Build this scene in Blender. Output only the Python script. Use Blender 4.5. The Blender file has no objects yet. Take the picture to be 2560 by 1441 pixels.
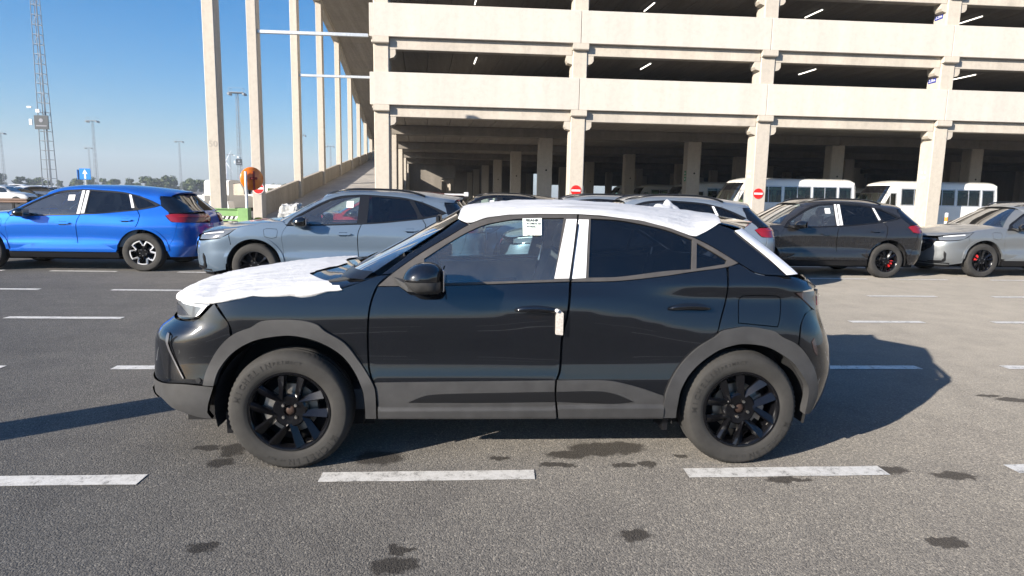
import bpy, bmesh, math, random
import numpy as np
from mathutils import Vector, Matrix, noise
from mathutils.geometry import delaunay_2d_cdt
random.seed(7)
SC = bpy.context.scene
COL = SC.collection
R = math.radians
PI = math.pi

# ------------------------------------------------------------------ camera
CAM_H = 1.535
PITCH, ROLL, YAW = 0.14221, 0.01883, -0.07188
def cam_axes():
    cy, sy, cp, sp = math.cos(YAW), math.sin(YAW), math.cos(PITCH), math.sin(PITCH)
    f = Vector((-sy*cp, cy*cp, -sp)); r = Vector((cy, sy, 0)); u = r.cross(f)
    c, s = math.cos(ROLL), math.sin(ROLL)
    return c*r+s*u, -s*r+c*u, f
cam_data = bpy.data.cameras.new('camera'); cam = bpy.data.objects.new('camera', cam_data); COL.objects.link(cam)
r_, u_, f_ = cam_axes()
cam.matrix_world = Matrix(((r_.x, u_.x, -f_.x, 0), (r_.y, u_.y, -f_.y, 0), (r_.z, u_.z, -f_.z, CAM_H), (0, 0, 0, 1)))
cam_data.sensor_width = 36.0
cam_data.lens = 1607.9/2560*36.0
cam_data.clip_start = 0.05; cam_data.clip_end = 6000
SC.camera = cam

# ------------------------------------------------------------------ sky and sun
SUN_EL, SUN_AZ = R(21.0), R(35.0)          # light travels towards +X+Y
world = bpy.data.worlds.new('World'); SC.world = world; world.use_nodes = True
wn = world.node_tree.nodes; wl = world.node_tree.links
bg = wn['Background']
sky = wn.new('ShaderNodeTexSky'); sky.sky_type = 'NISHITA'; sky.sun_disc = False
sky.sun_elevation = SUN_EL
sky.sun_rotation = R(235.0)
sky.altitude = 0; sky.air_density = 1.0; sky.dust_density = 1.0; sky.ozone_density = 5.0
hsv = wn.new('ShaderNodeHueSaturation'); hsv.inputs['Saturation'].default_value = 1.38
wl.new(sky.outputs[0], hsv.inputs['Color']); wl.new(hsv.outputs[0], bg.inputs[0]); bg.inputs[1].default_value = 0.064
sun_d = bpy.data.lights.new('sun', 'SUN'); sun = bpy.data.objects.new('sun', sun_d); COL.objects.link(sun)
sun_d.energy = 4.2; sun_d.angle = R(0.5); sun_d.color = (1.0, 0.915, 0.80)
sd = Vector((math.cos(SUN_AZ)*math.cos(SUN_EL), math.sin(SUN_AZ)*math.cos(SUN_EL), -math.sin(SUN_EL)))
sun.rotation_euler = sd.to_track_quat('-Z', 'Y').to_euler()

SC.view_settings.view_transform = 'Standard'; SC.view_settings.look = 'None'
SC.view_settings.gamma = 1.0; SC.view_settings.use_curve_mapping = False
SC.view_settings.exposure = 1.5
SC.render.engine = 'CYCLES'
cy_ = SC.cycles
cy_.use_denoising = True
cy_.max_bounces = 10; cy_.diffuse_bounces = 4; cy_.glossy_bounces = 4; cy_.transmission_bounces = 8; cy_.transparent_max_bounces = 16
cy_.caustics_reflective = False; cy_.caustics_refractive = False
cy_.sample_clamp_indirect = 6.0

# ------------------------------------------------------------------ helpers
def link(o, parent=None):
    COL.objects.link(o)
    if parent is not None: o.parent = parent
    return o
def tag(o, label=None, cat=None, group=None, kind=None):
    if label: o['label'] = label
    if cat: o['category'] = cat
    if group: o['group'] = group
    if kind: o['kind'] = kind
    return o
def empty(name, loc=(0, 0, 0), rz=0.0, parent=None):
    o = bpy.data.objects.new(name, None); o.location = loc; o.rotation_euler = (0, 0, rz); o.empty_display_size = 0.1
    return link(o, parent)
def thing(name, label, cat, loc=(0, 0, 0), rz=0.0, group=None):
    return tag(empty(name, loc, rz), label, cat, group)
def obj(name, me, parent=None, loc=None, rot=None, mat=None):
    o = bpy.data.objects.new(name, me); link(o, parent)
    if loc is not None: o.location = loc
    if rot is not None: o.rotation_euler = rot
    if mat is not None and me.materials and me.materials[0] is not mat:
        o.material_slots[0].link = 'OBJECT'; o.material_slots[0].material = mat
    return o
def copy_tree(o, parent=None):
    c = o.copy(); COL.objects.link(c); c.parent = parent
    for ch in list(o.children): copy_tree(ch, c)
    return c
def setmat_tree(o, old, new):
    for ch in list(o.children)+[o]:
        if ch.type == 'MESH' and ch.material_slots and ch.material_slots[0].material is old:
            ch.material_slots[0].link = 'OBJECT'; ch.material_slots[0].material = new
        if ch is not o: setmat_tree(ch, old, new)

class MB:
    def __init__(s): s.v = []; s.f = []
    def add(s, V, F):
        n = len(s.v); s.v += [tuple(p) for p in V]; s.f += [tuple(i+n for i in q) for q in F]; return s
    def box(s, x0, x1, y0, y1, z0, z1, ch=0.0, skew=0.0):
        if ch <= 0:
            V = [(x, y, z) for z in (z0, z1) for x, y in ((x0, y0), (x1, y0), (x1, y1), (x0, y1))]
            F = [(3, 2, 1, 0), (4, 5, 6, 7), (0, 1, 5, 4), (1, 2, 6, 5), (2, 3, 7, 6), (3, 0, 4, 7)]
        else:
            c = ch
            ring = lambda i, z: [(x0+i+c, y0+i, z), (x1-i-c, y0+i, z), (x1-i, y0+i+c, z), (x1-i, y1-i-c, z), (x1-i-c, y1-i, z), (x0+i+c, y1-i, z), (x0+i, y1-i-c, z), (x0+i, y0+i+c, z)]
            V = ring(c*.7, z0)+ring(0, z0+c)+ring(0, z1-c)+ring(c*.7, z1)
            F = [tuple(range(7, -1, -1)), tuple(range(24, 32))]
            for k in range(3):
                for i in range(8): j = (i+1) % 8; F.append((k*8+i, k*8+j, k*8+8+j, k*8+8+i))
        if skew: V = [(x+skew*y, y, z) for x, y, z in V]
        return s.add(V, F)
    def prism(s, poly, a0, a1, axis='y'):
        """poly: 2-D list; axis y -> (x,z), x -> (y,z), z -> (x,y)"""
        n = len(poly)
        if axis == 'y': V = [(p[0], a, p[1]) for a in (a0, a1) for p in poly]
        elif axis == 'x': V = [(a, p[0], p[1]) for a in (a0, a1) for p in poly]
        else: V = [(p[0], p[1], a) for a in (a0, a1) for p in poly]
        F = [tuple(range(n)), tuple(range(2*n-1, n-1, -1))]+[(i, i+n, (i+1) % n+n, (i+1) % n) for i in range(n)]
        return s.add(V, F)
    def tube(s, p0, p1, r0, r1=None, n=8, cap=True):
        r1 = r0 if r1 is None else r1
        p0, p1 = Vector(p0), Vector(p1); d = (p1-p0).normalized()
        a = d.orthogonal().normalized(); b = d.cross(a)
        V = [p+(a*math.cos(2*PI*i/n)+b*math.sin(2*PI*i/n))*r for p, r in ((p0, r0), (p1, r1)) for i in range(n)]
        F = [(i, (i+1) % n, (i+1) % n+n, i+n) for i in range(n)]
        if cap: F += [tuple(range(n-1, -1, -1)), tuple(range(n, 2*n))]
        return s.add(V, F)
    def sweep(s, pts, r, n=8):
        P = [Vector(p) for p in pts]; V = []; a0 = None
        for i, p in enumerate(P):
            d = (P[min(i+1, len(P)-1)]-P[max(i-1, 0)]).normalized(); a = (a0-d*a0.dot(d)).normalized() if a0 else d.orthogonal().normalized(); a0 = a; b = d.cross(a)
            V += [tuple(p+(a*math.cos(2*PI*k/n)+b*math.sin(2*PI*k/n))*r) for k in range(n)]
        F = [(i*n+k, i*n+(k+1) % n, (i+1)*n+(k+1) % n, (i+1)*n+k) for i in range(len(P)-1) for k in range(n)]+[tuple(range(n-1, -1, -1)), tuple(range((len(P)-1)*n, len(P)*n))]
        return s.add(V, F)
    def path(s, pts, r, n=6):
        for a, b in zip(pts[:-1], pts[1:]): s.tube(a, b, r, n=n)
        return s
    def lathe(s, prof, n=48, axis='y', c=(0, 0, 0), closed=False):
        """prof: list of (radius, along)"""
        m = len(prof); V = []
        for i in range(n):
            a = 2*PI*i/n; ca, sa = math.cos(a), math.sin(a)
            for r, h in prof:
                if axis == 'y': V.append((c[0]+r*ca, c[1]+h, c[2]+r*sa))
                elif axis == 'z': V.append((c[0]+r*ca, c[1]+r*sa, c[2]+h))
                else: V.append((c[0]+h, c[1]+r*ca, c[2]+r*sa))
        F = []
        mm = m if closed else m-1
        for i in range(n):
            j = (i+1) % n
            for k in range(mm): l = (k+1) % m; F.append((i*m+k, j*m+k, j*m+l, i*m+l))
        return s.add(V, F)
    def grid(s, fn, nu, nv, flip=False):
        V = [fn(i/nu, j/nv) for i in range(nu+1) for j in range(nv+1)]
        w = nv+1
        F = [(i*w+j, (i+1)*w+j, (i+1)*w+j+1, i*w+j+1) for i in range(nu) for j in range(nv)]
        if flip: F = [q[::-1] for q in F]
        return s.add(V, F)
    def mesh(s, name, mat=None, smooth=False, angle=None, fix=False):
        me = bpy.data.meshes.new(name); me.from_pydata(s.v, [], s.f); 
        if fix:
            b = bmesh.new(); b.from_mesh(me); bmesh.ops.recalc_face_normals(b, faces=b.faces); b.to_mesh(me); b.free()
        if mat: me.materials.append(mat)
        if smooth:
            me.polygons.foreach_set('use_smooth', [True]*len(me.polygons))
            if angle: 
                try: me.set_sharp_from_angle(angle=R(angle))
                except Exception: pass
        me.update(); return me
    def build(s, name, mat=None, parent=None, smooth=False, angle=None, loc=None, rot=None, fix=False):
        return obj(name, s.mesh(name, mat, smooth, angle, fix), parent, loc, rot)

# ------------------------------------------------------------------ materials
def new_mat(name):
    m = bpy.data.materials.new(name); m.use_nodes = True
    nt = m.node_tree; return m, nt, nt.nodes['Principled BSDF'], nt.nodes['Material Output']
def ramp(nt, stops, interp='LINEAR'):
    n = nt.nodes.new('ShaderNodeValToRGB'); e = n.color_ramp.elements; n.color_ramp.interpolation = interp
    while len(e) < len(stops): e.new(0.5)
    for i, (p, c) in enumerate(stops):
        e[i].position = p; e[i].color = c if len(c) == 4 else (*c, 1)
    return n
def noise_n(nt, scale, detail=4, rough=0.55, coord=None, stretch=None, dist=0.0):
    t = nt.nodes.new('ShaderNodeTexNoise'); t.inputs['Scale'].default_value = scale; t.inputs['Detail'].default_value = detail
    t.inputs['Roughness'].default_value = rough; t.inputs['Distortion'].default_value = dist
    tc = nt.nodes.new('ShaderNodeTexCoord'); src = tc.outputs[coord or 'Object']
    if stretch:
        mp = nt.nodes.new('ShaderNodeMapping'); mp.inputs['Scale'].default_value = stretch; nt.links.new(src, mp.inputs[0]); src = mp.outputs[0]
    nt.links.new(src, t.inputs['Vector']); return t
def mixc(nt, fac, a, b, typ='MIX'):
    m = nt.nodes.new('ShaderNodeMix'); m.data_type = 'RGBA'; m.blend_type = typ
    for k, v in ((0, fac), (6, a), (7, b)):
        if isinstance(v, (int, float)): m.inputs[k].default_value = v
        elif isinstance(v, (tuple, list)): m.inputs[k].default_value = (*v, 1) if len(v) == 3 else v
        else: nt.links.new(v, m.inputs[k])
    return m.outputs[2]
def math_n(nt, op, a, b=None, clamp=False):
    m = nt.nodes.new('ShaderNodeMath'); m.operation = op; m.use_clamp = clamp
    for k, v in ((0, a), (1, b)):
        if v is None: continue
        if isinstance(v, (int, float)): m.inputs[k].default_value = v
        else: nt.links.new(v, m.inputs[k])
    return m.outputs[0]
def simple(name, col, rough=0.5, metal=0.0, coat=0.0, var=0.0, vscale=8.0, bump=0.0, bscale=200.0, spec=0.5, emit=None):
    m, nt, b, o = new_mat(name)
    b.inputs['Base Color'].default_value = (*col, 1); b.inputs['Roughness'].default_value = rough
    b.inputs['Metallic'].default_value = metal; b.inputs['Coat Weight'].default_value = coat; b.inputs['Coat Roughness'].default_value = 0.04
    b.inputs['Specular IOR Level'].default_value = spec
    if var:
        n = noise_n(nt, vscale, 5, 0.6)
        lo = tuple(c*(1-var) for c in col); hi = tuple(min(1, c*(1+var)) for c in col)
        rp = ramp(nt, [(0.3, lo), (0.7, hi)]); nt.links.new(n.outputs[0], rp.inputs[0]); nt.links.new(rp.outputs[0], b.inputs['Base Color'])
    if bump:
        n2 = noise_n(nt, bscale, 3, 0.6); bp = nt.nodes.new('ShaderNodeBump'); bp.inputs['Strength'].default_value = bump; bp.inputs['Distance'].default_value = 0.004
        nt.links.new(n2.outputs[0], bp.inputs['Height']); nt.links.new(bp.outputs[0], b.inputs['Normal'])
    if emit:
        b.inputs['Emission Color'].default_value = (*emit[0], 1); b.inputs['Emission Strength'].default_value = emit[1]
    return m
def paint(name, col, metal=0.0, rough=0.35, dust=0.03, dustcol=(0.32, 0.28, 0.23)):
    """car paint: base, clear coat, a thin uneven film of dust"""
    m, nt, b, o = new_mat(name)
    n = noise_n(nt, 3.0, 8, 0.7); n2 = noise_n(nt, 60.0, 4, 0.7, stretch=(1, 1, .12))
    f = math_n(nt, 'MULTIPLY', n.outputs[0], n2.outputs[0])
    f = math_n(nt, 'MULTIPLY', f, dust*4.0)
    tc = nt.nodes.new('ShaderNodeTexCoord'); nr = nt.nodes.new('ShaderNodeNewGeometry'); sp = nt.nodes.new('ShaderNodeSeparateXYZ')
    nt.links.new(nr.outputs['Normal'], sp.inputs[0])
    up = math_n(nt, 'MULTIPLY', math_n(nt, 'MAXIMUM', sp.outputs[2], 0.0), dust*5.0)
    f = math_n(nt, 'ADD', f, up, True)
    nt.links.new(mixc(nt, f, col, dustcol), b.inputs['Base Color'])
    b.inputs['Metallic'].default_value = metal; b.inputs['Roughness'].default_value = rough; b.inputs['Specular IOR Level'].default_value = 0.05
    b.inputs['Coat Weight'].default_value = 1.0; b.inputs['Coat IOR'].default_value = 1.75
    cr = math_n(nt, 'ADD', math_n(nt, 'MULTIPLY', f, 0.5), 0.025); nt.links.new(cr, b.inputs['Coat Roughness'])
    return m
def glass(name, tint, trans=0.8, refl=2.2, dirt=0.05):
    """window glass: tinted see-through sheet with a mirror layer and a breath of dust"""
    m, nt, b, o = new_mat(name); nt.nodes.remove(b)
    tr = nt.nodes.new('ShaderNodeBsdfTransparent'); tr.inputs[0].default_value = (*[c*trans for c in tint], 1)
    gl = nt.nodes.new('ShaderNodeBsdfGlossy'); gl.inputs['Roughness'].default_value = 0.01; gl.inputs[0].default_value = (1, 1, 1, 1)
    df = nt.nodes.new('ShaderNodeBsdfDiffuse'); df.inputs[0].default_value = (.5, .48, .44, 1)
    fr = nt.nodes.new('ShaderNodeFresnel'); fr.inputs[0].default_value = 1.52
    geo = nt.nodes.new('ShaderNodeNewGeometry'); 
    fac = math_n(nt, 'MULTIPLY', fr.outputs[0], refl, True)
    m1 = nt.nodes.new('ShaderNodeMixShader'); nt.links.new(fac, m1.inputs[0]); nt.links.new(tr.outputs[0], m1.inputs[1]); nt.links.new(gl.outputs[0], m1.inputs[2])
    n = noise_n(nt, 5.0, 6, 0.7); d = math_n(nt, 'MULTIPLY', n.outputs[0], dirt)
    m2 = nt.nodes.new('ShaderNodeMixShader'); nt.links.new(d, m2.inputs[0]); nt.links.new(m1.outputs[0], m2.inputs[1]); nt.links.new(df.outputs[0], m2.inputs[2])
    nt.links.new(m2.outputs[0], o.inputs[0]); return m
def concrete(name, col, var=0.10, stain=0.35, streak=(1.2, 1.2, .10), rough=0.85):
    m, nt, b, o = new_mat(name)
    n1 = noise_n(nt, 0.9, 8, 0.65, stretch=streak); n2 = noise_n(nt, 5.0, 6, 0.7); n3 = noise_n(nt, 90.0, 3, 0.6)
    lo = tuple(c*(1-var*2.2) for c in col); hi = tuple(min(1, c*(1+var*.6)) for c in col)
    r1 = ramp(nt, [(0.28, lo), (0.62, col), (0.85, hi)]); nt.links.new(n1.outputs[0], r1.inputs[0])
    r2 = ramp(nt, [(0.25, tuple(1-stain*.4 for _ in range(3))), (0.55, (1, 1, 1))]); nt.links.new(n2.outputs[0], r2.inputs[0])
    c = mixc(nt, 1.0, r1.outputs[0], r2.outputs[0], 'MULTIPLY')
    r3 = ramp(nt, [(0.3, (.94, .94, .94)), (0.7, (1, 1, 1))]); nt.links.new(n3.outputs[0], r3.inputs[0])
    c = mixc(nt, 1.0, c, r3.outputs[0], 'MULTIPLY')
    # per-piece tone: every cast piece came from its own pour
    oi = nt.nodes.new('ShaderNodeObjectInfo'); rr = ramp(nt, [(0, (.93, .93, .94)), (1, (1.0, 1.0, .99))]); nt.links.new(oi.outputs['Random'], rr.inputs[0])
    c = mixc(nt, 1.0, c, rr.outputs[0], 'MULTIPLY')
    # pin holes
    v = nt.nodes.new('ShaderNodeTexVoronoi'); v.inputs['Scale'].default_value = 2.6; tc = nt.nodes.new('ShaderNodeTexCoord'); nt.links.new(tc.outputs['Object'], v.inputs['Vector'])
    rv = ramp(nt, [(0.018, (.45, .43, .40)), (0.035, (1, 1, 1))]); nt.links.new(v.outputs['Distance'], rv.inputs[0])
    c = mixc(nt, 0.8, c, rv.outputs[0], 'MULTIPLY')
    nt.links.new(c, b.inputs['Base Color']); b.inputs['Roughness'].default_value = rough; b.inputs['Specular IOR Level'].default_value = 0.25
    bp = nt.nodes.new('ShaderNodeBump'); bp.inputs['Strength'].default_value = 0.25; bp.inputs['Distance'].default_value = 0.01
    nt.links.new(n2.outputs[0], bp.inputs['Height']); nt.links.new(bp.outputs[0], b.inputs['Normal'])
    return m

M = {}
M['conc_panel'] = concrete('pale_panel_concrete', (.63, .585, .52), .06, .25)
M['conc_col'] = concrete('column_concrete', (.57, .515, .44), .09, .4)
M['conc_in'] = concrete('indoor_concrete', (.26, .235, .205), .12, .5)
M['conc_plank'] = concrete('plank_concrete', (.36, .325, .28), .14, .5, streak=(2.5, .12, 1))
M['conc_ramp'] = concrete('ramp_deck_concrete', (.45, .42, .38), .12, .6, streak=(1, .4, 1))
M['conc_wall'] = concrete('ramp_wall_concrete', (.50, .44, .36), .12, .5)
M['black_trim'] = simple('black_trim', (.010, .010, .011), .30)
M['dark'] = simple('dark_cavity', (.006, .006, .007), .9)
M['gloss_black'] = simple('gloss_black', (.006, .006, .007), .12, 0, 1.0)
M['clad'] = simple('dusty_grey_cladding', (.037, .0365, .037), .62, var=.22, vscale=9, bump=.12, bscale=400)
M['frame'] = simple('dusty_window_frame', (.060, .055, .052), .55, var=.2, vscale=14)
def fleece():
    m, nt, b, o = new_mat('white_fleece')
    n = noise_n(nt, 3.0, 8, .7, stretch=(.5, 6, 3), dist=.6); n2 = noise_n(nt, 26, 4, .6)
    r = ramp(nt, [(.36, (.40, .40, .405)), (.46, (.56, .56, .565)), (.7, (.60, .60, .605))]); nt.links.new(n.outputs[0], r.inputs[0])
    nt.links.new(r.outputs[0], b.inputs['Base Color']); b.inputs['Roughness'].default_value = .6; b.inputs['Specular IOR Level'].default_value = .3
    h = math_n(nt, 'ADD', n.outputs[0], math_n(nt, 'MULTIPLY', n2.outputs[0], .35))
    bp = nt.nodes.new('ShaderNodeBump'); bp.inputs['Strength'].default_value = .55; bp.inputs['Distance'].default_value = .02; nt.links.new(h, bp.inputs['Height']); nt.links.new(bp.outputs[0], b.inputs['Normal'])
    return m
M['white_cover'] = fleece()
M['tape'] = simple('white_tape', (.78, .78, .79), .45, var=.03)
M['rubber'] = simple('dusty_tyre_rubber', (.028, .0265, .0245), .85, var=.35, vscale=7, bump=.15, bscale=160)
M['rubber_dark'] = simple('dark_tyre_rubber', (.018, .017, .016), .8)
M['rim_black'] = simple('gloss_black_rim', (.004, .004, .005), .2, 0, .5, spec=.25)
M['rim_silver'] = simple('machined_alloy', (.62, .62, .63), .3, .35)
M['steel'] = simple('bare_steel', (.45, .42, .38), .4, 1.0, var=.2, vscale=30)
M['rust'] = simple('rusty_hub', (.035, .018, .012), .7, .2, var=.5, vscale=60)
M['dark_chrome'] = simple('dark_chrome', (.16, .16, .17), .25, .6)
M['chrome'] = simple('chrome', (.8, .8, .82), .1, 1.0)
M['galv'] = simple('galvanised_steel', (.55, .57, .58), .45, .7, var=.12, vscale=12)
M['red'] = simple('red_caliper', (.55, .02, .02), .35, 0, .5)
M['lens_red'] = simple('red_lamp_lens', (.22, .008, .012), .15, 0, 1.0)
M['lens_red_bright'] = simple('bright_red_lamp', (.55, .03, .02), .2, 0, 1.0)
M['lens_smoke'] = simple('smoked_lamp_lens', (.05, .035, .035), .1, 0, 1.0)
M['lamp_glass'] = simple('headlamp_lens', (.16, .17, .18), .10, .3, 1.0)
M['lamp_white'] = simple('white_lamp_strip', (.85, .86, .88), .2, 0, .6)
M['glass'] = glass('clear_window', (.80, .96, .96), .97, 3.4, .10)
M['glass_ws'] = glass('windscreen_glass', (.76, .90, .88), .92, 2.4)
M['glass_tint'] = glass('privacy_window', (.55, .62, .75), .16, 1.5, .012)
M['glass_bus'] = glass('bus_window', (.46, .64, .52), .75, 1.0, .02)
M['interior'] = simple('dark_interior', (.055, .06, .066), .7, var=.1)
M['interior_l'] = simple('grey_interior', (.34, .36, .37), .7, var=.1)
M['white_paint'] = simple('white_van_paint', (.78, .77, .72), .35, 0, .6, var=.03, vscale=2)
M['bus_seat'] = simple('beige_seat_cloth', (.28, .24, .15), .9)
M['road_paint'] = None
M['green'] = simple('green_steel', (.20, .36, .13), .55, var=.1, vscale=6)
M['stripe_w'] = simple('white_stripe', (.75, .74, .70), .6)
M['stripe_k'] = simple('black_stripe', (.015, .015, .015), .6)
M['sign_red'] = simple('sign_red', (.60, .015, .012), .35, var=.06)
M['sign_white'] = simple('sign_white', (.80, .80, .80), .4)
M['sign_blue'] = simple('sign_blue', (.01, .20, .62), .35)
M['sign_navy'] = simple('sign_navy', (.02, .04, .30), .4)
M['orange'] = simple('orange_mirror_shell', (.85, .20, .01), .3, 0, .6, var=.05)
M['dark_red'] = simple('dark_red_bracket', (.28, .02, .01), .6)
M['yellow'] = simple('yellow_paint', (.72, .52, .02), .5)
M['bark'] = simple('bark', (.06, .045, .03), .9)
M['tube'] = simple('lit_tube', (.9, .9, .85), .4, emit=((1.0, .93, .80), 1.4))
M['ink'] = simple('black_print', (.02, .02, .02), .7)
M['ink_grey'] = simple('grey_print', (.36, .33, .29), .8)
M['ink_red'] = simple('red_print', (.45, .04, .03), .6)
M['paper'] = simple('pale_green_paper', (.72, .80, .74), .7)
M['foam'] = simple('beige_foam', (.50, .46, .42), .9, var=.25, vscale=90, bump=.6, bscale=120)
M['brown'] = simple('brown_rail', (.16, .10, .07), .7, var=.2, vscale=3)
M['mast'] = simple('mast_steel', (.26, .28, .30), .6)
M['white_obj'] = simple('white_steel', (.78, .79, .80), .4)
M['mast_box'] = simple('dark_mast_box', (.02, .03, .04), .5)
M['tarp'] = simple('grey_tarpaulin', (.42, .42, .41), .7, var=.3, vscale=14)

def text_mesh(s, size, mat, bold=True, depth=0.002):
    cu = bpy.data.curves.new('lettering', 'FONT'); cu.body = s; cu.size = size; cu.extrude = depth; cu.align_x = 'CENTER'; cu.align_y = 'CENTER'
    if bold: cu.offset = size*0.012
    cu.resolution_u = 2
    o = bpy.data.objects.new('lettering', cu); COL.objects.link(o)
    dg = bpy.context.evaluated_depsgraph_get(); me = bpy.data.meshes.new_from_object(o.evaluated_get(dg))
    bpy.data.objects.remove(o); bpy.data.curves.remove(cu)
    me.name = 'lettering'; me.materials.clear(); me.materials.append(mat); return me

# ------------------------------------------------------------------ ground
STAINS = [(.81, 3.74, .17, .10), (.98, 3.76, .14, .09), (.62, 3.66, .12, .05), (.54, 3.51, .10, .035), (1.07, 3.51, .06, .05), (.93, 3.49, .07, .04), (.78, 2.73, .08, .05),
          (-1.14, 2.69, .06, .04), (-.29, 2.52, .09, .06), (-1.39, 3.59, .07, .06), (-.50, 3.64, .15, .10), (2.41, 3.39, .16, .05), (2.78, 3.30, .12, .05),
          (1.79, 3.28, .12, .03), (-1.55, 3.81, .08, .05), (-1.38, 3.78, .07, .10), (4.35, 4.66, .12, .06), (4.24, 4.77, .10, .03), (2.2, 2.61, .08, .05), (-.28, 2.64, .05, .04), (.2, 3.62, .05, .03), (1.3, 3.62, .04, .03)]
def asphalt():
    m, nt, b, o = new_mat('asphalt')
    L = nt.links
    tc = nt.nodes.new('ShaderNodeTexCoord')
    big = noise_n(nt, .22, 6, .6); mid = noise_n(nt, 2.6, 8, .65, dist=.3); fine = noise_n(nt, 55, 4, .65); gr = noise_n(nt, 190, 3, .7)
    base = ramp(nt, [(.25, (.112, .105, .095)), (.5, (.140, .131, .118)), (.75, (.168, .157, .141))]); L.new(big.outputs[0], base.inputs[0])
    r2 = ramp(nt, [(.25, (.80, .80, .81)), (.55, (1, 1, 1)), (.8, (1.1, 1.09, 1.07))]); L.new(mid.outputs[0], r2.inputs[0])
    c = mixc(nt, 1, base.outputs[0], r2.outputs[0], 'MULTIPLY')
    # chippings of the wearing course
    vo = nt.nodes.new('ShaderNodeTexVoronoi'); vo.inputs['Scale'].default_value = 130; L.new(tc.outputs['Object'], vo.inputs['Vector'])
    sp = nt.nodes.new('ShaderNodeSeparateColor'); L.new(vo.outputs['Color'], sp.inputs[0])
    rc = ramp(nt, [(0, (.52, .52, .53)), (.5, (.95, .95, .95)), (.9, (1.3, 1.27, 1.22)), (1, (2.1, 2.05, 1.95))]); L.new(sp.outputs[0], rc.inputs[0])
    c = mixc(nt, .75, c, rc.outputs[0], 'MULTIPLY')
    rf = ramp(nt, [(.3, (.72, .72, .72)), (.65, (1.12, 1.12, 1.12))]); L.new(fine.outputs[0], rf.inputs[0])
    c = mixc(nt, .8, c, rf.outputs[0], 'MULTIPLY')
    # painted sun backscatter: a paler sandy tint blended over the lanes to the right
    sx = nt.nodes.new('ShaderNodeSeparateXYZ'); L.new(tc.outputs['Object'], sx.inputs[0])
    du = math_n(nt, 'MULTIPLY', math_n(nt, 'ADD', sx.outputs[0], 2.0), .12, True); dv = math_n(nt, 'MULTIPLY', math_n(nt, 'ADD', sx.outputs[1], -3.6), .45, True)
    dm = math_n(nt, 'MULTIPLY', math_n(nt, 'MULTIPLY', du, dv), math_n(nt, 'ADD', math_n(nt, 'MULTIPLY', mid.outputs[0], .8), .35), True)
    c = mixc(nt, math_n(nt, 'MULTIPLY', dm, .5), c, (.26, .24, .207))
    # sweeping tyre marks
    wv = noise_n(nt, .35, 5, .55, stretch=(.12, 1.6, 1), dist=.8); rw = ramp(nt, [(.33, (.80, .80, .80)), (.45, (1, 1, 1))]); L.new(wv.outputs[0], rw.inputs[0])
    c = mixc(nt, .6, c, rw.outputs[0], 'MULTIPLY')
    # oil and water drips
    wob = noise_n(nt, 9, 4, .7); sub = nt.nodes.new('ShaderNodeVectorMath'); sub.operation = 'SUBTRACT'; L.new(wob.outputs['Color'], sub.inputs[0]); sub.inputs[1].default_value = (.5, .5, .5)
    sc = nt.nodes.new('ShaderNodeVectorMath'); sc.operation = 'SCALE'; L.new(sub.outputs[0], sc.inputs[0]); sc.inputs['Scale'].default_value = .16
    ad = nt.nodes.new('ShaderNodeVectorMath'); ad.operation = 'ADD'; L.new(tc.outputs['Object'], ad.inputs[0]); L.new(sc.outputs[0], ad.inputs[1])
    tot = None
    for x, y, rx, ry in STAINS:
        mp = nt.nodes.new('ShaderNodeMapping'); mp.vector_type = 'TEXTURE'; mp.inputs['Location'].default_value = (x, y, 0); mp.inputs['Scale'].default_value = (rx*1.0, ry*1.0, 1)
        L.new(ad.outputs[0], mp.inputs[0]); ln = nt.nodes.new('ShaderNodeVectorMath'); ln.operation = 'LENGTH'; L.new(mp.outputs[0], ln.inputs[0])
        s = math_n(nt, 'SUBTRACT', 1.25, ln.outputs['Value'], True)
        tot = s if tot is None else math_n(nt, 'MAXIMUM', tot, s)
    st = math_n(nt, 'MULTIPLY', tot, math_n(nt, 'ADD', math_n(nt, 'MULTIPLY', fine.outputs[0], 3.0), .6), True)
    st = math_n(nt, 'MULTIPLY', math_n(nt, 'MULTIPLY', math_n(nt, 'ADD', st, -.15), 1.7, True), .84)
    c = mixc(nt, st, c, (.022, .019, .016))
    L.new(c, b.inputs['Base Color'])
    b.inputs['Roughness'].default_value = .86; b.inputs['Specular IOR Level'].default_value = .30
    b.inputs['Diffuse Roughness'].default_value = 1.0
    hsum = math_n(nt, 'ADD', math_n(nt, 'MULTIPLY', vo.outputs['Distance'], -1.0), math_n(nt, 'MULTIPLY', gr.outputs[0], .5))
    bp = nt.nodes.new('ShaderNodeBump'); bp.inputs['Strength'].default_value = .55; bp.inputs['Distance'].default_value = .006
    L.new(hsum, bp.inputs['Height']); L.new(bp.outputs[0], b.inputs['Normal'])
    return m
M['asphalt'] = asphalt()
def worn_paint():
    m, nt, b, o = new_mat('worn_road_paint')
    n = noise_n(nt, 14, 6, .7); n2 = noise_n(nt, 120, 3, .7)
    f = math_n(nt, 'ADD', math_n(nt, 'MULTIPLY', n.outputs[0], .7), math_n(nt, 'MULTIPLY', n2.outputs[0], .45))
    r = ramp(nt, [(.44, (.20, .19, .175)), (.53, (.55, .53, .49)), (.66, (.66, .64, .60))]); nt.links.new(f, r.inputs[0])
    nt.links.new(r.outputs[0], b.inputs['Base Color']); b.inputs['Roughness'].default_value = .75
    bp = nt.nodes.new('ShaderNodeBump'); bp.inputs['Strength'].default_value = .4; bp.inputs['Distance'].default_value = .003; nt.links.new(n2.outputs[0], bp.inputs['Height']); nt.links.new(bp.outputs[0], b.inputs['Normal'])
    return m
M['road_paint'] = worn_paint()
g = MB(); S_ = 2600
g.add([(-S_, -S_, 0), (S_, -S_, 0), (S_, S_, 0), (-S_, S_, 0)], [(0, 1, 2, 3)])
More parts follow.
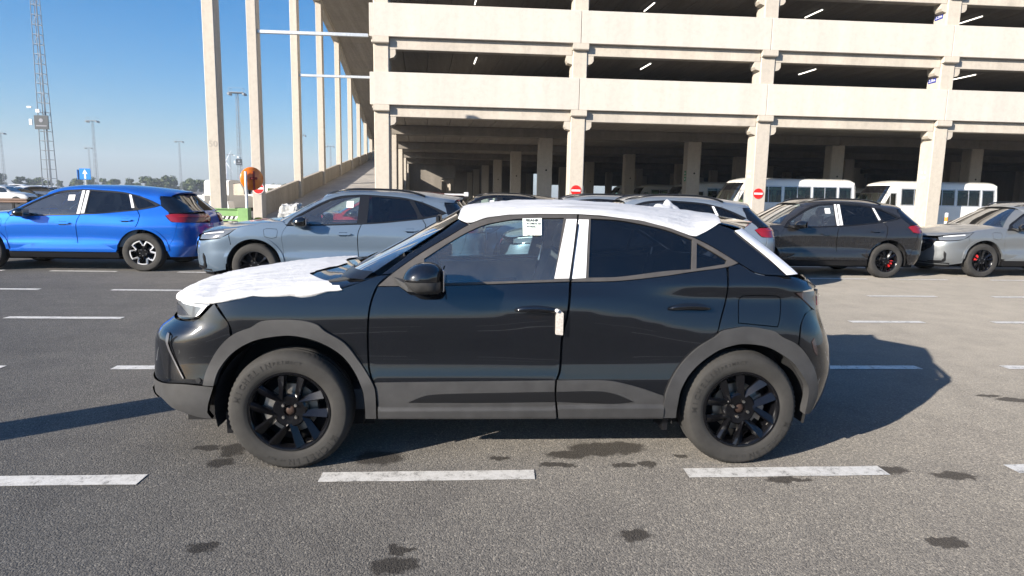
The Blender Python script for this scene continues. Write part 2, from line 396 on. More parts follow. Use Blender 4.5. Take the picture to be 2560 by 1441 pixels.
ground = tag(g.build('ground', M['asphalt']), 'grey asphalt yard with worn white dashes and dark oil drips', kind='structure')
def dash(x0, x1, y, w=.122):
    j = random.uniform(-.008, .008); mb = MB()
    n = 8; V = []; 
    for i in range(n+1):
        x = x0+(x1-x0)*i/n
        V += [(x+random.uniform(-.006, .006), y-w/2+random.uniform(-.003, .003), .004), (x+random.uniform(-.006, .006), y+w/2+random.uniform(-.003, .003), .004)]
    mb.add(V, [(2*i, 2*i+2, 2*i+3, 2*i+1) for i in range(n)])
    mb.build('lane_dash', M['road_paint'], ground)
ROWS = {3.375: [(-2.9, -1.71), (-.78, .39), (1.25, 2.42), (3.20, 4.35), (-4.9, -3.75)],
        5.63: [(-3.04, -1.85), (-.95, .2), (1.1, 2.25), (3.12, 4.27), (5.13, 6.3), (7.15, 8.3), (-5.1, -3.95)],
        7.87: [(-5.42, -4.10), (-7.5, -6.3), (-3.2, -2.0), (-1.1, .1), (.95, 2.1), (2.95, 4.1), (4.97, 5.97), (6.93, 8.0), (8.95, 10.1)],
        10.11: [(-7.6, -6.44), (-5.40, -4.25), (-3.3, -2.1), (-1.2, 0), (.9, 2.1), (2.9, 4.1), (4.75, 5.8), (6.65, 7.84), (8.84, 10.0), (10.9, 12.1), (-9.6, -8.4)],
        12.40: [(-7.68, -6.50), (-5.40, -4.2), (-9.7, -8.5), (-3.3, -2.1), (-1.2, 0), (.9, 2.1), (2.9, 4.1), (5.0, 6.1), (6.9, 8.10), (8.69, 9.81), (10.75, 11.9), (12.8, 13.9)],
        14.65: [(x*2.05-11.2, x*2.05-10.05) for x in range(14)], 16.9: [(x*2.05-14, x*2.05-12.85) for x in range(17)]}
for y, L_ in ROWS.items():
    for a, b in L_: dash(a, b, y)
for k in range(6):                           # the lanes behind the camera go on in the same way
    for y in (1.12, -1.14, -3.4): dash(-6+k*2.05, -4.85+k*2.05, y)

# ------------------------------------------------------------------ multi-storey car park
SK = -0.0698
GY = 30.0
garage = thing('parking_garage', 'pale concrete multi-storey car park with long parapet panels and corbelled columns', 'car park', (0, GY, 0))
COLX = [-3.86, 5.07, 13.88, 22.66, 31.45, 40.25, 49.05, 57.85]
CF = .10                                      # column front, measured from the grid line
ROWD = [0.45, 7.75, 19.6, 31.5, 43.4, 55.3, 67]
LV = [5.48, 8.40, 11.30, 14.2]               # parapet bottoms
TOPZ = 15.9
def col_shape(w, d, z0, z1, ch=.035):
    return MB().box(-w/2, w/2, 0, d, z0, z1, ch).mesh('column', M['conc_col'])
front_col = col_shape(.68, .9, -.05, TOPZ); inner_col = col_shape(.80, .80, -.05, 4.88)
inner_col_up = None
corbel_f = MB().prism([(-.19, .0), (-.19, -.02), (-.19, -.24), (-.15, -.28), (.05, -.28), (.05, 0)], -.36, .36, 'x').mesh('corbel', M['conc_col'], fix=True)
corbel_s = MB().prism([(0, 0), (.30, 0), (.30, -.22), (.22, -.33), (0, -.40)], .06, .55, 'y').mesh('side_corbel', M['conc_col'], fix=True)
corbel_s2 = MB().prism([(0, 0), (-.30, 0), (-.30, -.22), (-.22, -.33), (0, -.40)], .06, .55, 'y').mesh('side_corbel', M['conc_col'], fix=True)
for i, cx in enumerate(COLX):
    c = obj('column', front_col, garage, (cx, CF, 0))
    for lv in LV:
        obj('corbel', corbel_f, c, (0, 0, lv-.01))
        if i > 0: obj('corbel', corbel_s2, c, (-.33, 0, lv-.505))
        obj('corbel', corbel_s, c, (.33, 0, lv-.505))
for d in ROWD[1:]:
    for i, cx in enumerate(COLX):
        obj('column', inner_col, garage, (cx+SK*d, d, 0))
# edge beams and parapet panels, one per bay
for k, lv in enumerate(LV):
    for i in range(len(COLX)-1):
        x0, x1 = COLX[i]+.36, COLX[i+1]-.36
        MB().box(x0, x1, .152, .60, lv-.50, lv+.10, .015).build('edge_beam', M['conc_col'], garage)
        a, b = (COLX[i] if i else COLX[0]-.30)+.012, COLX[i+1]-.012
        if i == 0: a = COLX[0]-.30
        MB().box(a, b, -.06, .12, lv, lv+1.405, .012).build('parapet_panel', M['conc_panel'], garage)
    # return panel at the corner and side parapets along the ramp
    a0 = COLX[0]-.30
    MB().box(a0-.20, a0-.012, .02, 1.1, lv, lv+1.405, .012).build('parapet_panel', M['conc_panel'], garage)
    for j in range(len(ROWD)-1):
        if k == 0 and j > 3: continue
        y0, y1 = (1.12 if j == 0 else ROWD[j]+.02), ROWD[j+1]-.02
        mb = MB().box(a0-.19, a0-.03, y0, y1, lv, lv+1.405, .012, skew=SK); mb.build('parapet_panel', M['conc_panel'], garage)
# floors: cast planks where they can be told apart, solid decks beyond
plank = {}
def deck(lv, d0, d1, planks, zt=.33):
    z0, z1 = lv-.09, lv+.22
    xa, xb = COLX[0]-.28, COLX[-1]
    if planks:
        n = int((xb-xa)/1.2)
        for q in range(n):
            x = xa+q*1.2
            key = (d0, d1)
            if key not in plank:
                mb = MB(); 
                w = 1.2-.022; prof = [(0, .02), (.02, 0), (w-.02, 0), (w, .02), (w, .3), (0, .3)]
                V = [(px+SK*y, y, pz) for y in (d0, d1) for px, pz in prof]
                mb.add(V, [tuple(range(5, -1, -1)), tuple(range(6, 12))]+[(r, (r+1) % 6, (r+1) % 6+6, r+6) for r in range(6)])
                plank[key] = mb.mesh('ceiling_plank', M['conc_plank'])
            obj('ceiling_plank', plank[key], garage, (x, 0, z0+random.uniform(0, .012)))
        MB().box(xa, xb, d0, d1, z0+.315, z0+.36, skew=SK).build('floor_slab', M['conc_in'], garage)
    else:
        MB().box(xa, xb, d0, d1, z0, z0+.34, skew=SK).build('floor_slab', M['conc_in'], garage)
for k, lv in enumerate(LV):
    for j in range(len(ROWD)-1):
        d0 = .61 if j == 0 else ROWD[j]+.0; d1 = ROWD[j+1]
        deck(lv, d0, d1-.004, (k == 0 and j < 3) or (k in (1, 2) and j == 0))
    for d in ROWD[1:]:
        for i in range(len(COLX)-1):
            x0, x1 = COLX[i]+SK*d, COLX[i+1]+SK*d
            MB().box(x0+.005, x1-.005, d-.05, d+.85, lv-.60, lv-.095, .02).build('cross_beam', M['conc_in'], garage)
# upper inner columns, back wall with doorways, stair core
for k in range(1, 4):
    zz = MB().box(-.4, .4, 0, .8, LV[k-1]+.28, LV[k]-.6, .03).mesh('column', M['conc_in'])
    for cx in COLX: obj('column', zz, garage, (cx+SK*ROWD[1], ROWD[1], 0))
D_ = 68.2
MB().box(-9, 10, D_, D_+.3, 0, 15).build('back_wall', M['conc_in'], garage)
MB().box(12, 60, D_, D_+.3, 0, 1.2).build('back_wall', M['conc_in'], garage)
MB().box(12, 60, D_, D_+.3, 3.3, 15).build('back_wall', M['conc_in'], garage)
MB().box(COLX[0]+SK*44-.6, COLX[0]+SK*44+4.05, 44.3, 44.6, 0, 5.1).build('partition_wall', M['conc_in'], garage)
MB().box(COLX[0]+SK*44+4.05, COLX[0]+SK*44+5.6, 44.3, 44.6, 3.35, 5.1).build('partition_wall', M['conc_in'], garage)
for q in range(4):
    y = 47+q*4.5; x = COLX[0]+SK*y+3.3
    MB().box(x, x+.35, y, y+.3, 0, 3.6).box(x+1.9, x+2.25, y, y+.3, 0, 3.6).box(x+.352, x+1.898, y, y+.3, 3.2, 3.6).build('door_frame', M['conc_col'], garage)
MB().box(-4.6, 58, .3, 68, -.2, .008, skew=SK).build('garage_floor', M['conc_in'], garage)
MB().box(58.8, 59.1, 0, 68, 0, 15, skew=SK).build('end_wall', M['conc_in'], garage)
# small fixing plates on column sides
for ci, zz in ((2, 2.62), (3, 2.75)):
    mb = MB(); 
    for a in (0, 1):
        for b in (0, 1): mb.box(COLX[ci]-.34-.012, COLX[ci]-.34+.002, .40+a*.22, .48+a*.22, zz+b*.26, zz+.09+b*.26)
    mb.build('fixing_plates', M['sign_white'], garage)
# column-face dots (lifting sockets) on inner columns
for ci in range(1, 5):
    for d in ROWD[1:4]:
        MB().tube((COLX[ci]+SK*d+.05, d-.004, 3.05), (COLX[ci]+SK*d+.05, d+.01, 3.05), .055, n=12).build('lifting_socket', M['dark'], garage)

# ------------------------------------------------------------------ vehicle ramp beside it
RY = [23.4, 30.0, 39.8, 49.6, 59.9, 69.7, 79.0, 88.5, 98, 108]
RXL = [-8.97, -9.63, -10.32, -11.03, -11.76, -12.44, -13.08, -13.74, -14.4, -15.1]
vramp = thing('vehicle_ramp', 'tall concrete ramp frame with slim leaning columns left of the car park', 'ramp', (0, 0, 0))
UZ = [19.5, 17.4, 16.0, 15.1, 14.7, 13.5, 12.0, 10.8, 9.5, 8.2]
def uz(y): return float(np.interp(y, RY, UZ))
def rz_(y): return max(0.0, .092*(y-26.8))
def rx_(y): return float(np.interp(y, RY, RXL))
for i, y in enumerate(RY):
    top = (9.3, 12.6)[i] if i < 2 else UZ[i]+.02
    w = .42 if i else .40
    MB().box(0, w, 0, .55, -.05, top, .025).build('column', M['conc_col'], vramp, loc=(RXL[i], y, 0))
for i in range(1, len(RY)-1):
    y0, y1 = RY[i]+.555, RY[i+1]-.006
    xa, xb = RXL[i]+.06, RXL[i+1]+.06
    za0, zb0 = max(-.1, rz_(y0)-.4), max(-.1, rz_(y1)-.4)
    za1, zb1 = rz_(y0)+1.02, rz_(y1)+1.02
    V = [(xa, y0, za0), (xa+.2, y0, za0), (xb+.2, y1, zb0), (xb, y1, zb0), (xa, y0, za1), (xa+.2, y0, za1), (xb+.2, y1, zb1), (xb, y1, zb1)]
    MB().add(V, [(3, 2, 1, 0), (4, 5, 6, 7), (0, 1, 5, 4), (1, 2, 6, 5), (2, 3, 7, 6), (3, 0, 4, 7)]).build('side_wall', M['conc_wall'], vramp)
# lower deck, laid in strips with open joints
ys = np.arange(26.8, 108, 3.2)
for y0 in ys:
    y1 = y0+3.17
    a, b = rx_(y0)+.30, rx_(y1)+.30; a2, b2 = -4.42+SK*(y0-30), -4.42+SK*(y1-30)
    z0, z1 = rz_(y0)+.012, rz_(y1)+.012
    MB().add([(a, y0, z0-.3), (a2, y0, z0-.3), (b2, y1, z1-.3), (b, y1, z1-.3), (a, y0, z0), (a2, y0, z0), (b2, y1, z1), (b, y1, z1)],
             [(3, 2, 1, 0), (4, 5, 6, 7), (0, 1, 5, 4), (1, 2, 6, 5), (2, 3, 7, 6), (3, 0, 4, 7)]).build('deck_slab', M['conc_ramp'], vramp)
# upper deck seen from below: cross planks between an edge beam and the building
y = 39.9
while y < 106:
    y1 = y+1.2-.02
    a, b = rx_(y)+.0, rx_(y1)+.0; a2, b2 = -4.55+SK*(y-30), -4.55+SK*(y1-30)
    z0, z1 = uz(y)+.45, uz(y1)+.45
    MB().add([(a, y, z0), (a2, y, z0), (b2, y1, z1), (b, y1, z1), (a, y, z0+.3), (a2, y, z0+.3), (b2, y1, z1+.3), (b, y1, z1+.3)],
             [(3, 2, 1, 0), (4, 5, 6, 7), (0, 1, 5, 4), (1, 2, 6, 5), (2, 3, 7, 6), (3, 0, 4, 7)]).build('soffit_plank', M['conc_plank'], vramp)
    y += 1.2
for i in range(2, len(RY)-1):
    y0, y1 = RY[i]+.01, RY[i+1]-.01
    a, b = RXL[i]-.12, RXL[i+1]-.12
    z0, z1 = UZ[i]+.025, UZ[i+1]+.025
    MB().add([(a, y0, z0), (a+.45, y0, z0), (b+.45, y1, z1), (b, y1, z1), (a, y0, z0+1.6), (a+.45, y0, z0+1.6), (b+.45, y1, z1+1.6), (b, y1, z1+1.6)],
             [(3, 2, 1, 0), (4, 5, 6, 7), (0, 1, 5, 4), (1, 2, 6, 5), (2, 3, 7, 6), (3, 0, 4, 7)]).build('edge_beam', M['conc_col'], vramp)
MB().box(-9.25, -4.42, 30.1, 30.24, 8.38, 8.52, .01).build('tie_bar', M['galv'], vramp)
MB().box(-9.30, -9.23, 30.02, 30.32, 8.27, 8.63).build('tie_plate', M['steel'], vramp)
MB().box(-9.88, -4.62, 39.9, 40.04, 8.25, 8.39, .01).build('tie_bar', M['galv'], vramp)
me = text_mesh('50', .30, M['ink_grey'], depth=.001); o = obj('painted_number', me, vramp, (RXL[0]+.19, 23.395, 3.12), (PI/2, 0, 0))

# ------------------------------------------------------------------ car body machinery
def cubic(tab):
    t = np.array(tab, float); X, Y = t[:, 0], t[:, 1]; h = np.diff(X); d = np.diff(Y)/h
    m = np.zeros(len(X)); m[0] = d[0]; m[-1] = d[-1]
    for i in range(1, len(X)-1):
        if d[i-1]*d[i] <= 0: m[i] = 0
        else:
            w1 = 2*h[i]+h[i-1]; w2 = h[i]+2*h[i-1]; m[i] = (w1+w2)/(w1/d[i-1]+w2/d[i])
    def f(x):
        x = np.clip(np.asarray(x, float), X[0], X[-1]); i = np.clip(np.searchsorted(X, x)-1, 0, len(X)-2)
        t = (x-X[i])/h[i]; t2 = t*t; t3 = t2*t
        return (2*t3-3*t2+1)*Y[i]+(t3-2*t2+t)*h[i]*m[i]+(-2*t3+3*t2)*Y[i+1]+(t3-t2)*h[i]*m[i+1]
    return f
class Body:
    """half shell P(u, z): u runs along the side like x and wraps round the nose and the tail"""
    def __init__(s, xf, xr, b, cf, cr, nf, nr, shift=None, bulge=None, ox=0.0):
        s.xf, s.xr, s.b = cubic(xf), cubic(xr), cubic(b); s.cf, s.cr, s.nf, s.nr = cf, cr, nf, nr
        s.shift, s.bulge, s.ox = shift, bulge, ox
    def width(s, u, z):
        zz = z-s.shift(u, z) if s.shift else z
        b = s.b(zz)
        return b+s.bulge(u, z) if s.bulge else b
    def raw(s, u, z):
        u = np.asarray(u, float); z = np.asarray(z, float)+0*u
        b = s.width(u, z)
        xa = s.xf(z)+s.cf; xb = s.xr(z)-s.cr
        ph = np.where(u < xa, (xa-u)/b, np.where(u > xb, (u-xb)/b, 0.))
        c, q = np.cos(ph), np.sin(ph); front = u < xa
        a = np.where(front, s.cf, s.cr); n = np.where(front, s.nf, s.nr)
        r = ((np.abs(q)/a)**n+(np.abs(c)/b)**n)**(-1./n)
        x = np.where(front, xa-r*q, np.where(u > xb, xb+r*q, u)); y = np.where(ph == 0, b, r*c)
        return np.stack([x-s.ox, -y, z], -1)
    def mapn(s, fn, u, z, off):
        e = 2e-3; p = fn(u, z)
        n = np.cross(fn(u+e, z)-fn(u-e, z), fn(u, z+e)-fn(u, z-e)); n /= np.maximum(np.linalg.norm(n, axis=-1, keepdims=True), 1e-12)
        if not callable(off): return p+n*off, n
        def disp(u, z):
            q = fn(u, z); m = np.cross(fn(u+e, z)-fn(u-e, z), fn(u, z+e)-fn(u, z-e)); m /= np.maximum(np.linalg.norm(m, axis=-1, keepdims=True), 1e-12)
            return q+m*off(u, z)[..., None]
        n2 = np.cross(disp(u+e, z)-disp(u-e, z), disp(u, z+e)-disp(u, z-e)); n2 /= np.maximum(np.linalg.norm(n2, axis=-1, keepdims=True), 1e-12)
        return disp(u, z), n2
    def P(s, u, z, off=0.):
        return s.mapn(s.raw, np.asarray(u, float), np.asarray(z, float), off)
    # the same shell addressed by the wrap angle (scaled by W), front or rear
    W = .9
    def fangle(s, u, z): return (s.xf(z)+s.cf-u)/s.width(u, z)*s.W
    def rangle(s, u, z): return (u-s.xr(z)+s.cr)/s.width(u, z)*s.W
    def PF(s, v, z, off=0.):
        def fn(v, z):
            b = s.width(np.full(np.shape(v), -1.2), z); xa = s.xf(z)+s.cf; ph = v/s.W
            u = xa-ph*b; c, q = np.cos(ph), np.sin(ph); r = ((np.abs(q)/s.cf)**s.nf+(np.abs(c)/b)**s.nf)**(-1./s.nf)
            inside = (ph < 0); x = np.where(inside, u, xa-r*q); y = np.where(inside, b, r*c)
            over = ph > PI; x = np.where(over, xa+(ph-PI)*b, x); y = np.where(over, -b, y)
            return np.stack([x-s.ox, -y, z], -1)
        p, n = s.mapn(fn, np.asarray(v, float), np.asarray(z, float), 0.); n = -n
        return p+n*off, n
    def PR(s, v, z, off=0.):
        def fn(v, z):
            b = s.width(np.full(np.shape(v), 1.6), z); xb = s.xr(z)-s.cr; ph = v/s.W
            u = xb+ph*b; c, q = np.cos(ph), np.sin(ph); r = ((np.abs(q)/s.cr)**s.nr+(np.abs(c)/b)**s.nr)**(-1./s.nr)
            inside = (ph < 0); x = np.where(inside, u, xb+r*q); y = np.where(inside, b, r*c)
            over = ph > PI; x = np.where(over, xb-(ph-PI)*b, x); y = np.where(over, -b, y)
            return np.stack([x-s.ox, -y, z], -1)
        p, n = s.mapn(fn, np.asarray(v, float), np.asarray(z, float), 0.)
        o = off(v, z) if callable(off) else off
        return p+n*(o[..., None] if np.ndim(o) else o), n

def smooth_poly(pts, seg=.03, corner=38):
    pts = [np.array(p, float) for p in pts]; n = len(pts); out = []
    def ang(i):
        a = pts[i]-pts[i-1]; b = pts[(i+1) % n]-pts[i]
        return abs(math.degrees(math.atan2(a[0]*b[1]-a[1]*b[0], a@b)))
    cn = [ang(i) > corner for i in range(n)]
    for i in range(n):
        p0, p1, p2, p3 = pts[i-1], pts[i], pts[(i+1) % n], pts[(i+2) % n]; d = np.linalg.norm(p2-p1)
        k = max(1, int(math.ceil(d/seg)))
        t1 = (p2-p1) if cn[i] else (p2-p0)*d/max(np.linalg.norm(p2-p1)+np.linalg.norm(p1-p0), 1e-9)
        t2 = (p2-p1) if cn[(i+1) % n] else (p3-p1)*d/max(np.linalg.norm(p3-p2)+np.linalg.norm(p2-p1), 1e-9)
        for j in range(k):
            t = j/k; a, b = t*t*t, t*t
            out.append((2*a-3*b+1)*p1+(a-2*b+t)*t1+(-2*a+3*b)*p2+(a-b)*t2)
    return np.array(out)
def area(p): x, y = p[:, 0], p[:, 1]; return .5*np.sum(x*np.roll(y, -1)-np.roll(x, -1)*y)
def inset(p, g):
    if g == 0: return p
    d1 = p-np.roll(p, 1, 0); d2 = np.roll(p, -1, 0)-p
    n1 = np.stack([-d1[:, 1], d1[:, 0]], 1); n2 = np.stack([-d2[:, 1], d2[:, 0]], 1)
    n1 /= np.maximum(np.linalg.norm(n1, axis=1, keepdims=True), 1e-9); n2 /= np.maximum(np.linalg.norm(n2, axis=1, keepdims=True), 1e-9)
    n = n1+n2; k = np.maximum((n*n1).sum(1, keepdims=True), .5)
    return p+n/k*g
def inpoly(q, poly):
    x, y = q[:, 0][:, None], q[:, 1][:, None]; a = poly[None]; b = np.roll(poly, -1, 0)[None]
    c = ((a[..., 1] > y) != (b[..., 1] > y)) & (x < (b[..., 0]-a[..., 0])*(y-a[..., 1])/np.where(b[..., 1] == a[..., 1], 1e-12, b[..., 1]-a[..., 1])+a[..., 0])
    return c.sum(1) % 2 == 1
def polydist(q, poly):
    a = poly[None]; b = np.roll(poly, -1, 0)[None]; d = b-a; w = q[:, None]-a
    t = np.clip((w*d).sum(-1)/np.maximum((d*d).sum(-1), 1e-12), 0, 1); return np.sqrt((((w-t[..., None]*d)**2).sum(-1)).min(1))
MESHES = {}
def panel(name, fn, outline, mat, holes=(), off=0., thick=.012, grid=.04, gap=.0022, side=1, corner=38, key=None, seg=None):
    """one sheet-metal (or glass, or trim) piece: outline in the shell's own coordinates, a returned edge of given thickness"""
    if key and (key, side) in MESHES: return MESHES[key, side]
    seg = seg or grid*.7
    loops = []
    o = smooth_poly(outline, seg, corner); o = o[::-1] if area(o) < 0 else o; loops.append(inset(o, gap))
    for h in holes:
        hh = smooth_poly(h, seg, corner); hh = hh[::-1] if area(hh) > 0 else hh; loops.append(inset(hh, gap))
    pts = [p for l in loops for p in l]; edges = []; k = 0
    for l in loops: edges += [(k+i, k+(i+1) % len(l)) for i in range(len(l))]; k += len(l)
    nb = k
    lo, hi = loops[0].min(0), loops[0].max(0)
    gx, gy = np.meshgrid(np.arange(lo[0]+grid*.31, hi[0], grid), np.arange(lo[1]+grid*.37, hi[1], grid)); q = np.stack([gx.ravel(), gy.ravel()], 1)
    if len(q):
        ok = inpoly(q, loops[0])
        for h in loops[1:]: ok &= ~inpoly(q, h)
        q = q[ok]
        for l in loops:
            if len(q): q = q[polydist(q, l) > grid*.45]
        pts += list(q)
    V, E, F, *_ = delaunay_2d_cdt([Vector(p) for p in pts], edges, [], 0, 1e-6)
    V = np.array([(v.x, v.y) for v in V]); F = [f for f in F]
    cen = np.array([V[list(f)].mean(0) for f in F]); ok = inpoly(cen, loops[0])
    for h in loops[1:]: ok &= ~inpoly(cen, h)
    F = [f for f, k_ in zip(F, ok) if k_]
    p, n = fn(V[:, 0], V[:, 1], off)
    # boundary skirt
    cnt = {}
    for f in F:
        for i in range(len(f)):
            a, b = f[i], f[(i+1) % len(f)]; cnt[(a, b)] = cnt.get((a, b), 0)+1
    bd = [(a, b) for (a, b) in cnt if (b, a) not in cnt]
    verts = [tuple(x) for x in p]; nor = [tuple(x) for x in n]; faces = [tuple(f) for f in F]
    if thick > 0:
        idx = {}
        for a, b in bd:
            e = p[b]-p[a]; sn = np.cross(e, n[a]+n[b]); sn /= max(np.linalg.norm(sn), 1e-12)
            k0 = len(verts)
            for w, kk in ((p[a], a), (p[b], b)): verts += [tuple(w), tuple(w-n[kk]*thick)]; nor += [tuple(sn), tuple(sn)]
            faces.append((k0+2, k0, k0+1, k0+3))
    if side < 0:
        verts = [(x, -y, z) for x, y, z in verts]; nor = [(x, -y, z) for x, y, z in nor]; faces = [f[::-1] for f in faces]
    me = bpy.data.meshes.new(name); me.from_pydata(verts, [], faces); me.materials.append(mat)
    me.polygons.foreach_set('use_smooth', [True]*len(me.polygons))
    # face winding: agree with the shell normal
    me.update()
    s = 0
    for poly in list(me.polygons)[:40]: s += Vector(poly.normal).dot(Vector(nor[poly.vertices[0]]))
    if s < 0: me.flip_normals()
    me.normals_split_custom_set_from_vertices(nor); me.update()
    if key: MESHES[key, side] = me
    return me
def both(name, parent, fn, outline, mat, **kw):
    r = []
    for sd in (1, -1): r.append(obj(name, panel(name, fn, outline, mat, side=sd, **kw), parent))
    return r
def loft(A, Bc, n=14, p1=2.2, p2=1.6, off=0.0, disp=None, t1=1.0, skirt=None):
    """cap between an edge curve A (near side) and the centre line Bc, mirrored: returns rows of points"""
    rows = []
    for a, c in zip(A, Bc):
        row = []
        for k in range(n+1):
            t = (k/n)**1.6 if n > 6 else k/n
            z = a[2]+(c[2]-a[2])*(1-(1-t)**p1)**(1/p2)
            row.append((a[0]+(c[0]-a[0])*t, a[1]+(c[1]-a[1])*t, z))
        full = row+[(x, -y, z) for x, y, z in row[-2::-1]]
        rows.append(full)
    return rows
def rows_mesh(name, rows, mat, flip=False, smooth=True, thick=0.0, angle=None):
    w = len(rows[0]); V = [p for r in rows for p in r]
    F = [(i*w+j, (i+1)*w+j, (i+1)*w+j+1, i*w+j+1) for i in range(len(rows)-1) for j in range(w-1)]
    if flip: F = [f[::-1] for f in F]
    me = bpy.data.meshes.new(name); me.from_pydata(V, [], F); me.materials.append(mat)
    b = bmesh.new(); b.from_mesh(me); bmesh.ops.remove_doubles(b, verts=b.verts, dist=1e-5); bmesh.ops.recalc_face_normals(b, faces=b.faces)
    up = sum(f.normal.z*f.calc_area() for f in b.faces)
    if up < 0: bmesh.ops.reverse_faces(b, faces=b.faces)
    if thick:
        r = bmesh.ops.solidify(b, geom=b.faces[:], thickness=thick)
    b.to_mesh(me); b.free()
    if smooth: me.polygons.foreach_set('use_smooth', [True]*len(me.polygons))
    if angle: me.set_sharp_from_angle(angle=R(angle))
    me.update(); return me
def resample(pts, n):
    P = np.array(pts, float); d = np.r_[0, np.cumsum(np.linalg.norm(np.diff(P, axis=0), axis=1))]; t = np.linspace(0, d[-1], n)
    return np.stack([np.interp(t, d, P[:, k]) for k in range(P.shape[1])], 1)

# ------------------------------------------------------------------ wheels (outer face towards -Y)
def tyre_mesh(Rr, rin, w, mat, name='tyre', n=144):
    h = w/2; sec = [(rin-.004, -h+.014), (rin+.010, -h+.006), (rin+.022, -h+.001), (rin+(Rr-rin)*.5, -h), (Rr-.034, -h+.004), (Rr-.030, -h+.0055), (Rr-.016, -h+.016), (Rr-.006, -h+.030), (Rr-.001, -h+.048),
                     (Rr, -.045), (Rr-.007, -.043), (Rr-.007, -.036), (Rr, -.034), (Rr, -.004), (Rr-.007, -.002), (Rr-.007, .006), (Rr, .008), (Rr, .040), (Rr-.006, h-.03), (Rr-.03, h-.004), (rin+.02, h-.001), (rin-.004, h-.014)]
    V = []; m = len(sec)
    for i in range(n):
        a = 2*PI*i/n; cut = (i % 2 == 0)
        for k, (r, y) in enumerate(sec):
            if cut and 6 <= k <= 8: r = r-.006
            V.append((r*math.cos(a), y, r*math.sin(a)))
    # flat where it stands
    V = [(x*(1+.012*max(0, (-z-Rr*.94)/(Rr*.06))), y*(1+.05*max(0, (-z-Rr*.8)/(Rr*.2))), max(z, -Rr+.012)) for x, y, z in V]
    F = [(i*m+k, i*m+k+1, ((i+1) % n)*m+k+1, ((i+1) % n)*m+k) for i in range(n) for k in range(m-1)]
    me = bpy.data.meshes.new(name); me.from_pydata(V, [], F); me.materials.append(mat)
    me.polygons.foreach_set('use_smooth', [True]*len(F)); me.update()
    b = bmesh.new(); b.from_mesh(me); bmesh.ops.recalc_face_normals(b, faces=b.faces); b.to_mesh(me); b.free()
    try: me.set_sharp_from_angle(angle=R(40))
    except Exception: pass
    return me
def pol(r, a): return (r*math.cos(a), r*math.sin(a))
def spoke(mb, ri, ro, ai, ao, wi, wo, y_in, y_out, depth=.03, ridge=.010):
    """blade from hub to rim with a raised ridge line; angles in degrees, facing -Y"""
    n = 5; V = []
    for k in range(n):
        t = k/(n-1); y = y_in+(y_out-y_in)*t
        l, m_, rr = [tuple(p0_+(p1_-p0_)*t for p0_, p1_ in zip(pol(ri, R(ai+wi*q)), pol(ro, R(ao+wo*q)))) for q in (-1, -.55, 1)]
        V += [(l[0], y+.004, l[1]), (m_[0], y-ridge, m_[1]), (rr[0], y+.012, rr[1]), (rr[0], y+depth, rr[1]), (l[0], y+depth, l[1])]
    F = []
    for k in range(n-1):
        for j in range(5): F.append((k*5+j, (k+1)*5+j, (k+1)*5+(j+1) % 5, k*5+(j+1) % 5))
    F += [(0, 1, 2, 3, 4), tuple(range(5*n-1, 5*n-6, -1))]
    mb.add(V, F)

